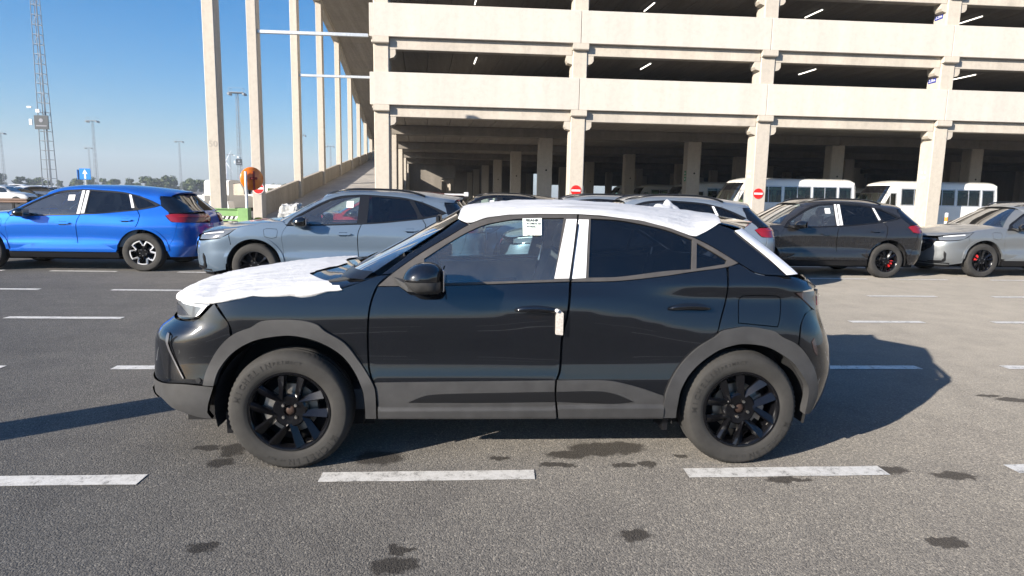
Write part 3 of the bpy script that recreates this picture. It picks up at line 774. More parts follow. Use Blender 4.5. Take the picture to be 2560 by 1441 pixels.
# outlines of the black car's panels on its own shell (u along the side, z up)
MK = {'fender': [(-1.35, 0.934), (-1.252, 0.964), (-1.155, 0.979), (-1.009, 0.989), (-0.892, 0.994), (-0.704, 1.011), (-0.581, 1.051), (-0.485, 1.086), (-0.426, 1.092), (-0.462, 1.062), (-0.49, 1.03), (-0.519, 0.957), (-0.534, 0.873), (-0.54, 0.716), (-0.534, 0.582), (-0.522, 0.537), (-0.531, 0.522), (-0.595, 0.609), (-0.674, 0.706), (-0.78, 0.775), (-0.814, 0.806), (-0.878, 0.828), (-0.976, 0.836), (-1.101, 0.822), (-1.154, 0.791), (-1.259, 0.754), (-1.265, 0.8), (-1.301, 0.866)],
      'bumper_near': [(-1.357, 0.93), (-1.308, 0.863), (-1.27, 0.797), (-1.265, 0.754), (-1.331, 0.67), (-1.389, 0.565), (-1.409, 0.49), (-1.536, 0.493), (-1.712, 0.479)],
      'bumper_top': [(-1.671, 0.818), (-1.482, 0.83), (-1.433, 0.856)],
      'light_top': [(-1.357, 0.936), (-1.447, 0.942), (-1.611, 0.932), (-1.764, 0.922)],
      'light_bot': [(-1.689, 0.823), (-1.483, 0.839), (-1.436, 0.86)],
      'drl': [(-1.602, 0.924), (-1.393, 0.917), (-1.438, 0.868), (-1.467, 0.851), (-1.446, 0.882), (-1.424, 0.905), (-1.594, 0.914)],
      'lowbump': [(-1.693, 0.482), (-1.529, 0.494), (-1.417, 0.488), (-1.358, 0.482), (-1.376, 0.296), (-1.451, 0.306), (-1.521, 0.324), (-1.598, 0.343), (-1.718, 0.391)],
      'curtain': [(-1.719, 0.753), (-1.653, 0.76), (-1.61, 0.742), (-1.521, 0.523), (-1.533, 0.514), (-1.657, 0.512)],
      'curtain_trim': [(-1.647, 0.757), (-1.622, 0.753), (-1.515, 0.524), (-1.522, 0.513)],
      'fflare': [(-1.41, 0.493), (-1.39, 0.574), (-1.333, 0.686), (-1.251, 0.768), (-1.154, 0.808), (-1.101, 0.84), (-0.97, 0.85), (-0.872, 0.843), (-0.802, 0.823), (-0.767, 0.792), (-0.661, 0.725), (-0.582, 0.621), (-0.528, 0.537), (-0.495, 0.468), (-0.49, 0.3), (-0.551, 0.301), (-0.551, 0.375), (-0.563, 0.468), (-0.608, 0.565), (-0.68, 0.658), (-0.796, 0.729), (-0.927, 0.762), (-1.032, 0.758), (-1.147, 0.732), (-1.254, 0.668), (-1.326, 0.574), (-1.354, 0.489)],
      'fdoor': [(-0.485, 1.028), (-0.364, 1.03), (-0.144, 1.035), (0.066, 1.042), (0.322, 1.052), (0.579, 1.062), (0.564, 0.9), (0.536, 0.764), (0.526, 0.568), (0.504, 0.507), (0.193, 0.501), (-0.14, 0.498), (-0.498, 0.495), (-0.516, 0.537), (-0.527, 0.582), (-0.533, 0.716), (-0.528, 0.873), (-0.512, 0.957)],
      'fframe': [(-0.485, 1.03), (-0.451, 1.06), (-0.411, 1.094), (-0.366, 1.129), (-0.241, 1.215), (-0.096, 1.302), (0.014, 1.367), (0.112, 1.405), (0.234, 1.424), (0.416, 1.432), (0.638, 1.435), (0.629, 1.359), (0.579, 1.064), (0.322, 1.054), (0.065, 1.043), (-0.144, 1.036), (-0.363, 1.031)],
      'fglass': [(-0.231, 1.046), (-0.234, 1.178), (-0.066, 1.286), (0.083, 1.361), (0.234, 1.396), (0.319, 1.406), (0.558, 1.413), (0.524, 1.238), (0.492, 1.075), (0.066, 1.058)],
      'rdoor': [(0.59, 1.061), (0.856, 1.069), (1.127, 1.099), (1.285, 1.122), (1.492, 1.151), (1.491, 1.054), (1.484, 0.973), (1.45, 0.861), (1.42, 0.762), (1.332, 0.683), (1.258, 0.611), (1.19, 0.526), (1.158, 0.445), (1.142, 0.407), (0.992, 0.457), (0.843, 0.495), (0.731, 0.505), (0.513, 0.505), (0.535, 0.568), (0.545, 0.764), (0.573, 0.9)],
      'rframe': [(0.647, 1.434), (0.81, 1.424), (1.014, 1.404), (1.183, 1.362), (1.316, 1.313), (1.416, 1.265), (1.501, 1.215), (1.565, 1.175), (1.496, 1.152), (1.284, 1.123), (1.126, 1.099), (0.855, 1.07), (0.589, 1.062), (0.639, 1.36)],
      'rglass': [(0.717, 1.412), (0.879, 1.405), (1.015, 1.384), (1.15, 1.356), (1.304, 1.302), (1.284, 1.138), (1.131, 1.127), (0.858, 1.093), (0.688, 1.087), (0.702, 1.252)],
      'qglass': [(1.331, 1.283), (1.414, 1.238), (1.496, 1.189), (1.485, 1.169), (1.315, 1.143)],
      'quarter': [(1.504, 1.153), (1.568, 1.173), (1.676, 1.116), (1.863, 1.102), (1.94, 1.093), (2.121, 1.031)],
      'quarter2': [(1.892, 1.009), (1.936, 0.982), (2.036, 0.91), (1.967, 0.886), (1.928, 0.823), (1.915, 0.716), (1.807, 0.749), (1.768, 0.777), (1.706, 0.795), (1.602, 0.806), (1.536, 0.797), (1.473, 0.78), (1.425, 0.75), (1.455, 0.861), (1.489, 0.973), (1.496, 1.054)],
      'fuel': [(1.56, 0.964), (1.569, 0.982), (1.587, 0.992), (1.781, 0.993), (1.806, 0.984), (1.811, 0.966), (1.799, 0.858), (1.786, 0.818), (1.555, 0.839)],
      'cpillar': [(1.317, 1.316), (1.417, 1.268), (1.501, 1.217), (1.566, 1.178), (1.676, 1.119), (1.844, 1.107), (1.667, 1.278), (1.575, 1.357), (1.482, 1.39), (1.466, 1.397), (1.339, 1.325)],
      'ctape': [(1.571, 1.354), (1.663, 1.365), (1.731, 1.351), (1.851, 1.236), (1.899, 1.112), (1.845, 1.11), (1.705, 1.241)],
      'rbumper': [(2.035, 0.908), (1.97, 0.884), (1.933, 0.823), (1.92, 0.716), (1.968, 0.642), (2.022, 0.555), (2.044, 0.49), (2.031, 0.303)],
      'taillight': [(1.892, 1.012), (1.98, 1.017), (2.116, 1.012)],
      'taillight2': [(2.088, 0.895), (2.031, 0.915), (1.933, 0.985)],
      'reflector': [(2.007, 0.729), (2.028, 0.748), (2.039, 0.71), (2.05, 0.645), (2.029, 0.67)],
      'rflare': [(1.131, 0.295), (1.128, 0.383), (1.142, 0.457), (1.173, 0.532), (1.24, 0.625), (1.318, 0.702), (1.416, 0.764), (1.457, 0.796), (1.524, 0.811), (1.592, 0.82), (1.695, 0.809), (1.764, 0.793), (1.806, 0.765), (1.891, 0.725), (1.958, 0.659), (2.012, 0.567), (2.034, 0.491), (2.045, 0.417), (2.021, 0.308), (1.973, 0.309), (1.975, 0.423), (1.97, 0.473), (1.938, 0.531), (1.878, 0.612), (1.784, 0.678), (1.699, 0.711), (1.602, 0.723), (1.535, 0.718), (1.44, 0.688), (1.348, 0.625), (1.267, 0.544), (1.222, 0.463), (1.207, 0.359), (1.206, 0.295)],
      'fsill': [(-0.498, 0.506), (-0.14, 0.51), (0.192, 0.513), (0.503, 0.516), (0.502, 0.45), (0.516, 0.293), (-0.006, 0.295), (-0.482, 0.3), (-0.484, 0.399)],
      'rsill': [(0.513, 0.516), (0.729, 0.517), (0.839, 0.51), (0.987, 0.474), (1.13, 0.425), (1.132, 0.289), (0.526, 0.292), (0.51, 0.45)],
      'fblade': [(-0.313, 0.394), (-0.271, 0.413), (-0.214, 0.432), (-0.139, 0.439), (-0.06, 0.442), (0.499, 0.451), (0.504, 0.395), (0.082, 0.392)],
      'rblade': [(0.509, 0.451), (0.752, 0.453), (0.848, 0.436), (0.953, 0.393), (0.828, 0.384), (0.512, 0.395)],
      'ftape': [(0.573, 1.406), (0.633, 1.407), (0.614, 1.291), (0.578, 1.081), (0.493, 1.079), (0.534, 1.246)],
      'rtape': [(0.644, 1.405), (0.703, 1.405), (0.69, 1.292), (0.671, 1.084), (0.592, 1.079), (0.623, 1.291)],
      'bseal': [(0.631, 1.378), (0.642, 1.378), (0.586, 1.072), (0.574, 1.072)],
      'wsedge': [(-0.504, 1.103), (-0.374, 1.185), (-0.254, 1.267), (-0.144, 1.341), (-0.054, 1.405)],
      'apillar': [(-0.468, 1.092), (-0.369, 1.168), (-0.246, 1.253), (-0.137, 1.332), (-0.057, 1.398), (0.014, 1.37), (-0.096, 1.305), (-0.241, 1.218), (-0.366, 1.131), (-0.411, 1.099)],
      'hoodA': [(-1.359, 0.934), (-1.252, 0.964), (-1.155, 0.979), (-1.009, 0.989), (-0.892, 0.994), (-0.704, 1.011), (-0.581, 1.051), (-0.485, 1.086)],
      'roofA': [(-0.067, 1.402), (0.014, 1.369), (0.112, 1.406), (0.234, 1.425), (0.417, 1.433), (0.643, 1.435), (0.809, 1.425), (1.015, 1.404), (1.184, 1.362), (1.317, 1.314), (1.466, 1.395), (1.719, 1.361)],
      'sticker': [(0.319, 1.407), (0.43, 1.411), (0.427, 1.315), (0.32, 1.311)],
      'handle_f': [(0.265, 0.916), (0.276, 0.924), (0.375, 0.934), (0.498, 0.929), (0.511, 0.919), (0.505, 0.896), (0.387, 0.888), (0.298, 0.896)],
      'cup_f': [(0.326, 0.929), (0.348, 0.943), (0.388, 0.945), (0.428, 0.944), (0.449, 0.931), (0.438, 0.873), (0.412, 0.859), (0.378, 0.857), (0.345, 0.863)],
      'handle_r': [(1.143, 0.928), (1.183, 0.935), (1.348, 0.937), (1.386, 0.935), (1.393, 0.924), (1.371, 0.906), (1.206, 0.902), (1.149, 0.917)],
      'cup_r': [(1.205, 0.94), (1.224, 0.96), (1.274, 0.965), (1.321, 0.96), (1.337, 0.94), (1.324, 0.894), (1.276, 0.883), (1.227, 0.892)],
      'foam': [(0.499, 0.897), (0.519, 0.913), (0.539, 0.895), (0.538, 0.774), (0.5, 0.777)],
      'mirror': [(-0.359, 1.058), (-0.145, 1.079), (-0.421, 1.054), (-0.254, 1.152), (-0.272, 1.007)]}

# ------------------------------------------------------------------ the black hatchback in front
MOX, MOY = 0.314, 4.35
MB_ = [(.15, .78), (.2, .83), (.3, .86), (.42, .873), (.5, .872), (.56, .862), (.62, .853), (.68, .850), (.78, .849), (.86, .845), (.93, .833), (1.0, .816), (1.07, .797), (1.12, .778), (1.2, .744), (1.3, .700), (1.38, .664), (1.44, .634), (1.5, .600)]
MXF = [(.15, -1.69), (.2, -1.70), (.23, -1.729), (.26, -1.773), (.3, -1.82), (.35, -1.858), (.45, -1.864), (.55, -1.867), (.65, -1.864), (.7, -1.858), (.74, -1.838), (.78, -1.79), (.8, -1.763), (.84, -1.733), (.88, -1.729), (.92, -1.726), (.96, -1.715), (1.0, -1.68), (1.1, -1.55)]
MXR = [(.15, 2.205), (.2, 2.216), (.3, 2.267), (.45, 2.312), (.55, 2.327), (.65, 2.32), (.74, 2.293), (.84, 2.255), (.9, 2.24), (.96, 2.236), (1.0, 2.232), (1.05, 2.20), (1.12, 2.1)]
_shx = cubic([(-2, -.02), (-.9, -.02), (-.36, 0), (.1, .01), (.5, .05), (.9, .01), (1.38, -.08), (1.9, -.08)])
def _msh(u, z):
    w = np.clip((z-.60)/.12, 0, 1)*np.clip((1.06-z)/.1, 0, 1)
    return _shx(u)*w*w*(3-2*w)
MLO = Body(MXF, MXR, MB_, .55, .46, 2.9, 2.7, _msh, ox=MOX)
MUP = Body([(.9, -1.03), (1.034, -.783), (1.131, -.604), (1.23, -.418), (1.332, -.232), (1.439, -.043), (1.5, .06)],
           [(.9, 2.3), (1.0, 2.2), (1.08, 2.10), (1.2, 1.94), (1.3, 1.80), (1.36, 1.72), (1.5, 1.55)], MB_, .26, .30, 3.2, 3.4, _msh, ox=MOX)
M['paint_black'] = paint('black_paint', (.0035, .0042, .006), 0.0, .30, dust=.006, dustcol=(.12, .11, .10))
BP = M['paint_black']
car = thing('parked_car', 'black five-door hatchback with white fleece over bonnet and roof, nearest the camera', 'car', (MOX, MOY, 0))
L_, U_ = MLO.P, MUP.P
G1 = .034
both('front_wing', car, L_, MK['fender'], BP, grid=G1)
fd = both('front_door', car, L_, MK['fdoor'], BP, grid=G1)
rd = both('rear_door', car, L_, MK['rdoor'], BP, grid=G1)
fuel = MK['fuel']
qo = MK['quarter']+MK['quarter2']
for sd in (1, -1): obj('rear_wing', panel('rear_wing', L_, qo, BP, holes=[fuel] if sd > 0 else [], side=sd, grid=G1), car)
obj('fuel_flap', panel('fuel_flap', L_, fuel, BP, grid=G1, gap=.003), car)
both('pillar_panel', car, U_, MK['cpillar'], BP, grid=G1)
both('pillar_panel', car, U_, MK['apillar'], BP, grid=G1)
def fas(B, pts): return [(float(B.fangle(u, z)), z) for u, z in pts]
def ras(B, pts): return [(float(B.rangle(u, z)), z) for u, z in pts]
HALF = PI*Body.W
def mir(p): return [(HALF-v, z) for v, z in p[::-1]]
def offb(v, z): return 0*v
# front bumper, lamp band, lower bumper
bn, bt = fas(MLO, MK['bumper_near']), fas(MLO, MK['bumper_top'])
obj('front_bumper', panel('front_bumper', MLO.PF, bn+mir(bn)+mir(bt[::-1])[:0]+[(HALF-v, z) for v, z in bt[::-1]]+bt, BP, grid=G1), car)
lt, lb = fas(MLO, MK['light_top']), fas(MLO, MK['light_bot'])
obj('grille_band', panel('grille_band', MLO.PF, lt+mir(lt)+[(HALF-v, z) for v, z in lb[::-1]]+lb, M['gloss_black'], grid=G1, gap=.004, off=-.012), car)
hl = [lt[0], lt[1], lt[2], lt[3], lb[0], lb[1], lb[2]]
for sd in (1, -1):
    h = obj('headlight', panel('headlight', MLO.PF, hl, M['lamp_glass'], side=sd, grid=.025, gap=.010, off=.001), car)
    dd = fas(MLO, MK['drl'])
    obj('light_strip', panel('light_strip', MLO.PF, dd, M['lamp_white'], side=sd, grid=.02, gap=0, off=.006, thick=.004), h)
    q = [(lt[2][0], .90), (lt[3][0], .895), (lb[0][0], .84), (lb[1][0]+.02, .85)]
    obj('reflector', panel('reflector', MLO.PF, q, M['chrome'], side=sd, grid=.03, gap=.006, off=.003, thick=.003), h)
lo = fas(MLO, MK['lowbump'])   # 401.955 455 505 534.968 | 534.1049 ... 400.992
top3 = lo[:3]; low = lo[3:]
obj('bumper_skirt', panel('bumper_skirt', MLO.PF, low+mir(low)+[(HALF-v, z) for v, z in top3[::-1]]+top3, M['clad'], grid=G1, off=.008, thick=.03), car)
lip = [(.72, .385), (.95, .40), (HALF/2, .40), (HALF/2, .30), (.95, .30), (.74, .325)]
lipn = [(.70, .375), (.95, .395)]; lipb = [(.95, .30), (.72, .325)]
obj('bumper_lip', panel('bumper_lip', MLO.PF, lipn+mir(lipn)+[(HALF-v, z) for v, z in lipb[::-1]]+lipb, BP, grid=G1, off=.035, thick=.05), car)
for sd in (1, -1):
    obj('air_intake', panel('air_intake', MLO.PF, fas(MLO, MK['curtain']), M['gloss_black'], side=sd, grid=.03, gap=0, off=.003, thick=.004), car)
    obj('intake_trim', panel('intake_trim', MLO.PF, fas(MLO, MK['curtain_trim']), M['dark_chrome'], side=sd, grid=.03, gap=.003, off=.009, thick=.008), car)
for uu, zz in ((-1.44, .515),):
    p, n = MLO.P(np.array([uu]), np.array([zz]), .002); 
    MB().tube(tuple(p[0]), tuple(p[0]+n[0]*.004), .014, n=14).build('parking_sensor', M['black_trim'], car)
# rear bumper and tailgate
rb = ras(MLO, MK['rbumper'])
rt_ = rb[0]
rl = [(.85, .30), (1.2, .29)]
ru = [(1.02, .895), (1.08, .72), (1.25, .70)]
pts_b = rb+rl
obj('rear_bumper', panel('rear_bumper', MLO.PR, pts_b+mir(pts_b+[])+[(HALF-v, z) for v, z in ru]+ru[::-1], BP, grid=.045), car)
tg = [(1.10, .725), (1.27, .705)]; tu = [(.92, 1.02), (1.2, 1.025)]
obj('tailgate', panel('tailgate', MLO.PR, tg+mir(tg)+[(HALF-v, z) for v, z in tu]+tu[::-1], BP, grid=.05), car)
ta, tb_ = ras(MLO, MK['taillight']), ras(MLO, MK['taillight2'])
tl = ta+[(ta[-1][0]+.22, 1.0), (tb_[0][0]+.25, .92)]+tb_
for sd in (1, -1):
    t = obj('tail_lamp', panel('tail_lamp', MLO.PR, tl, M['lens_smoke'], side=sd, grid=.03, gap=.004, off=.004), car)
    rr = [(tb_[0][0]+.02, .92), (ta[-1][0]-.02, .985), (ta[-1][0]+.17, .985), (tb_[0][0]+.2, .925)]
    obj('red_lens', panel('red_lens', MLO.PR, rr, M['lens_red'], side=sd, grid=.03, gap=.004, off=.008), t)
    obj('rear_reflector', panel('rear_reflector', MLO.PR, ras(MLO, MK['reflector']), M['lens_smoke'], side=sd, grid=.03, gap=0, off=.004, thick=.004), car)
# strip between the tailgate and the rear window
def strip_rows(n=24, v0=.30):
    rows = []
    v = np.linspace(v0, HALF-v0, n+1); a, _ = MLO.PR(v, np.full(n+1, 1.022)); b, _ = MUP.PR(v, np.full(n+1, 1.10))
    for k in range(5):
        t = k/4; rows.append([tuple(x+(y-x)*t+np.array([0, 0, .012*math.sin(PI*t)])) for x, y in zip(a, b)])
    return rows
obj('tailgate_ledge', rows_mesh('tailgate_ledge', strip_rows(), BP), car)
rw = [(.52, 1.105), (.9, 1.10)]; rwt = [(.34, 1.355), (.8, 1.365)]
obj('rear_window', panel('rear_window', MUP.PR, rw+mir(rw)+[(HALF-v, z) for v, z in rwt]+rwt[::-1], M['glass_tint'], grid=.06, off=-.006), car)
ct = ras(MUP, [MK['ctape'][0], MK['ctape'][6], MK['ctape'][5]])
ctp = [ct[0], (ct[1][0], ct[1][1]), ct[2], (ct[2][0]+.10, ct[2][1]+.002), (ct[1][0]+.13, ct[1][1]+.012), (ct[0][0]+.17, ct[0][1]+.012)]
for sd in (1, -1): obj('protective_tape', panel('protective_tape', MUP.PR, ctp, M['tape'], side=sd, grid=.03, gap=0, off=.007, thick=.004), car)

# grey claddings
both('wheel_arch_trim', car, L_, MK['fflare'], M['clad'], off=.022, thick=.045, grid=.03, gap=.001)
both('wheel_arch_trim', car, L_, MK['rflare'], M['clad'], off=.022, thick=.045, grid=.03, gap=.001)
def sillo(u, z): return .012+.016*np.clip((.368-z)/.012, 0, 1)-.010*np.clip((.30-z)/.02+.4, 0, 1)
both('sill_cladding', car, L_, MK['fsill'], M['clad'], off=sillo, thick=.04, grid=.014)
both('sill_cladding', car, L_, MK['rsill'], M['clad'], off=sillo, thick=.04, grid=.014)
both('sill_insert', car, L_, MK['fblade'], M['black_trim'], off=.017, thick=.008, grid=.04, gap=0)
both('sill_insert', car, L_, MK['rblade'], M['black_trim'], off=.017, thick=.008, grid=.04, gap=0)

# window frames, glass, tapes
B_pil = [MK['ftape'][0], MK['ftape'][1], MK['ftape'][2], MK['ftape'][3], MK['ftape'][4], MK['ftape'][5]]
both('window_frame', car, U_, MK['fframe'], M['frame'], holes=[MK['fglass']], off=.003, thick=.02, grid=.05, gap=.001)
both('window_frame', car, U_, MK['rframe'], M['frame'], holes=[MK['rglass'], MK['qglass']], off=.003, thick=.02, grid=.05, gap=.001)
both('front_side_window', car, U_, MK['fglass'], M['glass'], off=-.006, thick=.004, grid=.08, gap=-.006)
both('rear_side_window', car, U_, MK['rglass'], M['glass_tint'], off=-.006, thick=.004, grid=.08, gap=-.006)
both('quarter_window', car, U_, MK['qglass'], M['glass_tint'], off=-.006, thick=.004, grid=.08, gap=-.006)
for sd in (1, -1):
    obj('protective_tape', panel('protective_tape', U_, MK['ftape'], M['tape'], side=sd, grid=.05, gap=0, off=.006, thick=.003), car)
    obj('protective_tape', panel('protective_tape', U_, MK['rtape'], M['tape'], side=sd, grid=.05, gap=0, off=.006, thick=.003), car)
    obj('door_seal', panel('door_seal', U_, MK['bseal'], M['black_trim'], side=sd, grid=.05, gap=0, off=.011, thick=.008), car)
# windscreen
def wrap_front(zlo, zhi, v0lo, v0hi, nv=26, nz=14, off=.004):
    rows = []
    for k in range(nz+1):
        t = k/nz; v0 = v0lo+(v0hi-v0lo)*t; v = np.linspace(v0, HALF-v0, nv+1); c = np.sin((v-v0)/(HALF-2*v0)*PI)
        z = (zlo[0]+(zlo[1]-zlo[0])*c)*(1-t)+(zhi[0]+(zhi[1]-zhi[0])*c)*t
        p, _ = MUP.PF(v, z, off); rows.append([tuple(q) for q in p])
    return rows
we = fas(MUP, MK['wsedge'])
obj('windscreen', rows_mesh('windscreen', wrap_front((1.098, 1.065), (1.405, 1.452), we[0][0], we[-1][0]), M['glass_ws']), car)
obj('cowl', rows_mesh('cowl', wrap_front((1.060, 1.02), (1.100, 1.070), we[0][0]-.03, we[0][0], nz=3, off=.012), M['black_trim']), car)
cw = MB()
for q in range(7): cw.tube((-.98+q*.03-MOX*0, -.62+q*.21, 1.052), (-.93+q*.02, -.50+q*.21, 1.066), .012, n=6)
for sgn, y0 in ((1, -.50), (1, .15)):      # wiper arms
    cw.path([(-1.02, y0, 1.070), (-.96, y0+.18, 1.092), (-.90, y0+.52, 1.118)], .011)
    cw.path([(-.93, y0+.10, 1.104), (-.86, y0+.62, 1.132)], .008)
cw.build('wiper', M['black_trim'], car, loc=(0, 0, 0))

# bonnet: loft between the wing line and the centre line
def hood_rows(n_e=46, off=0.0, s0=0.0):
    front = [(HALF/2, .912)]+[(v, z) for v, z in lt[::-1]]
    v = np.array([p[0] for p in front]); z = np.array([p[1] for p in front])
    vv = np.linspace(v[0], v[-1], 18); zz = np.interp(-vv, -v, z)
    pf, _ = MLO.PF(vv, zz)
    ha = MK['hoodA']; us = np.linspace(ha[0][0], ha[-1][0], 26); pa, _ = MLO.P(us, np.interp(us, [h[0] for h in ha], [h[1] for h in ha]))
    E = np.vstack([pf, pa[1:]])
    cs = np.array([(-1.74, .912), (-1.70, .945), (-1.60, .985), (-1.45, 1.02), (-1.2, 1.058), (-.95, 1.082), (-.72, 1.092)])
    d = np.r_[np.linspace(0, .40, 18), np.linspace(.40, 1, 26)[1:]]
    cx = np.interp(d, np.linspace(0, 1, 7), cs[:, 0]); cz = cubic(list(map(tuple, cs)))(cx)
    C = [(x-MOX, 0, z) for x, z in zip(cx, cz)]
    C[0] = tuple(E[0])
    return [tuple(e) for e in E], C
hE, hC = hood_rows()
obj('bonnet', rows_mesh('bonnet', loft(hE, hC, 16, 2.2, 1.5), BP), car)
# roof
ra = [(-.06, 1.395), (.014, 1.372), (.112, 1.406), (.234, 1.425), (.417, 1.433), (.643, 1.435), (.809, 1.425), (1.015, 1.404), (1.184, 1.362), (1.317, 1.316), (1.40, 1.352), (1.477, 1.395), (1.62, 1.372), (1.72, 1.352)]
rus = np.linspace(-.06, 1.72, 60); pr, _ = MUP.P(rus, np.interp(rus, [a for a, _ in ra], [b for _, b in ra]), .002)
ccen = cubic([(-.02, 1.452), (.061, 1.470), (.273, 1.493), (.63, 1.508), (.865, 1.500), (1.27, 1.474), (1.514, 1.452), (1.664, 1.436), (1.97, 1.388)])
rcx = np.linspace(-.02, 1.97, 60); rC = [(x-MOX, 0, float(ccen(x))) for x in rcx]
rE = [tuple(p) for p in pr]
roof_rows = loft(rE, rC, 16, 2.4, 1.7)
obj('roof', rows_mesh('roof', roof_rows, BP), car)
# spoiler underside
last = roof_rows[-1]; und = [[(x-.0, y, z) for x, y, z in last], [(x-.012, y*.995, z-.022) for x, y, z in last], [(x-.20, y*.97, z-.034) for x, y, z in last]]
obj('spoiler', rows_mesh('spoiler', und, BP), car)

# door handles with cups, key cap
for nm, hp, cp in (('f', 'handle_f', 'cup_f'), ('r', 'handle_r', 'cup_r')):
    for sd in (1, -1):
        c_ = obj('handle_cup', panel('handle_cup', L_, MK[cp], M['gloss_black'], side=sd, grid=.02, gap=0, off=.0015, thick=.002), car)
        us_ = [q[0] for q in MK[hp]]; hz = float(np.mean([q[1] for q in MK[hp]])); u0_, u1_ = min(us_), max(us_)
        def hfun(i, j):
            t = i; a_ = 2*PI*j; e_ = (1-abs(2*t-1)**3.2)**.5
            u = u0_+(u1_-u0_)*t; p, n = MLO.P(np.array([u]), np.array([hz+.004-.010*(2*t-1)**2+.0165*e_*math.sin(a_)]), .012+.026*e_+.013*e_*math.cos(a_)); q = p[0]; return (q[0], q[1]*sd, q[2])
        hh = MB().grid(hfun, 28, 16).build('door_handle', BP, car, smooth=True, fix=True)
p, n = MLO.P(np.array([.499]), np.array([.911]), .040)
MB().tube(tuple(p[0]), tuple(p[0]+n[0]*.004), .010, n=14).build('key_cap', M['tape'], car)
obj('door_guard', panel('door_guard', L_, MK['foam'], M['foam'], grid=.02, gap=0, off=.030, thick=.030), car)
# window sticker with print
stk = MK['sticker']
so = obj('window_sticker', panel('window_sticker', U_, stk, M['paper'], grid=.05, gap=0, off=.003, thick=.001), car)
pc, nc = MUP.P(np.array([.374]), np.array([1.362]), .0055)
def put_text(s, size, du, dz, mat=M['ink'], bold=True, parent=so):
    p, n = MUP.P(np.array([.374+du]), np.array([1.362+dz]), .0050)
    Z = Vector(n[0]); X = Vector((1, 0, 0)); X = (X-Z*X.dot(Z)).normalized(); Y = Z.cross(X)
    o = obj('print', text_mesh(s, size, mat, bold, .0004), parent)
    o.matrix_local = Matrix(((X.x, Y.x, Z.x, p[0][0]), (X.y, Y.y, Z.y, p[0][1]), (X.z, Y.z, Z.z, p[0][2]), (0, 0, 0, 1)))
put_text('BEANR', .023, .0, .034); put_text('0158850 68', .017, .008, .016, bold=False); put_text('014605', .017, -.006, -.001, bold=False)
pl = MB()
for k, (x0_, x1_) in enumerate(((.325, .337), (.345, .372), (.345, .405), (.345, .352), (.356, .362), (.366, .376), (.390, .402), (.345, .366), (.345, .358), (.371, .380), (.388, .410))):
    zz_ = 1.362-.016-(0, 0, 1, 2, 2, 2, 2, 3, 4, 4, 4)[k]*.0085
    q, n = MUP.P(np.array([x0_, x1_, x1_, x0_]), np.array([zz_, zz_, zz_+.003, zz_+.003]), .0052); pl.add([tuple(v) for v in q], [(0, 1, 2, 3)])
pl.build('print', M['ink_grey'], so)

# door mirrors
MIRP = [(-.108, -.005), (-.098, .022), (-.075, .050), (-.035, .073), (.010, .082), (.055, .076), (.085, .058), (.097, .035), (.100, .0), (.098, -.04), (.090, -.068), (.070, -.080), (.0, -.083), (-.04, -.078), (-.075, -.055), (-.098, -.028)]
def mirror(parent, sd, loc, s=1.0, top=None):
    top = top or BP
    P_ = np.array(smooth_poly(MIRP, .012, 80)); cc = np.array([.0, -.004]); n = len(P_)
    vs = np.sin(np.linspace(-PI/2, PI/2, 17))
    def ring(lo, hi, name, mat, grow=1.0):
        mb = MB(); V = []
        for v in vs:
            k = max(.02, (1-abs(v)**2.4))**(1/2.4)
            for q in P_:
                w = cc+(q-cc)*k*grow; V.append((w[0]*s, v*.112*s*grow, min(max(w[1], lo), hi)*s))
        m = len(vs); F = []
        for i in range(m-1):
            for j in range(n):
                f = (i*n+j, i*n+(j+1) % n, (i+1)*n+(j+1) % n, (i+1)*n+j); zz = [V[x][2] for x in f]
                if max(zz)-min(zz) > 1e-6 or (lo*s+1e-6 < zz[0] < hi*s-1e-6): F.append(f)
        for i in (0, m-1):
            ks = [j for j in range(n) if lo*s-1e-9 <= V[i*n+j][2] <= hi*s+1e-9]
            if len(ks) > 2: F.append(tuple(i*n+j for j in ks))
        mb.add(V, F); return mb.build(name, mat, parent, smooth=True, loc=loc, fix=True, angle=50)
    ring(.000, 1, 'mirror_cap', top); ring(-1, -.012, 'mirror_housing', M['clad']); ring(-.012, .0, 'mirror_band', M['gloss_black'], .985)
    MB().box(.100*s, .106*s, -.09*s, .09*s, -.06*s, .055*s, .004).build('mirror_glass', M['chrome'], parent, loc=loc)
    a = MB(); a.add([(-.165*s, sd*.150*s, -.052*s), (-.03*s, sd*.15*s, -.075*s), (.02*s, sd*.05*s, -.088*s), (-.09*s, sd*.05*s, -.080*s), (-.175*s, sd*.150*s, -.015*s), (-.04*s, sd*.15*s, -.045*s), (.02*s, sd*.05*s, -.05*s), (-.09*s, sd*.05*s, -.045*s)],
          [(3, 2, 1, 0), (4, 5, 6, 7), (0, 1, 5, 4), (1, 2, 6, 5), (2, 3, 7, 6), (3, 0, 4, 7)])
    a.build('mirror_arm', M['clad'], parent, loc=loc, fix=True)
for sd in (1, -1): mirror(car, sd, (-.222-MOX, -.960*sd, 1.098), 1.02)

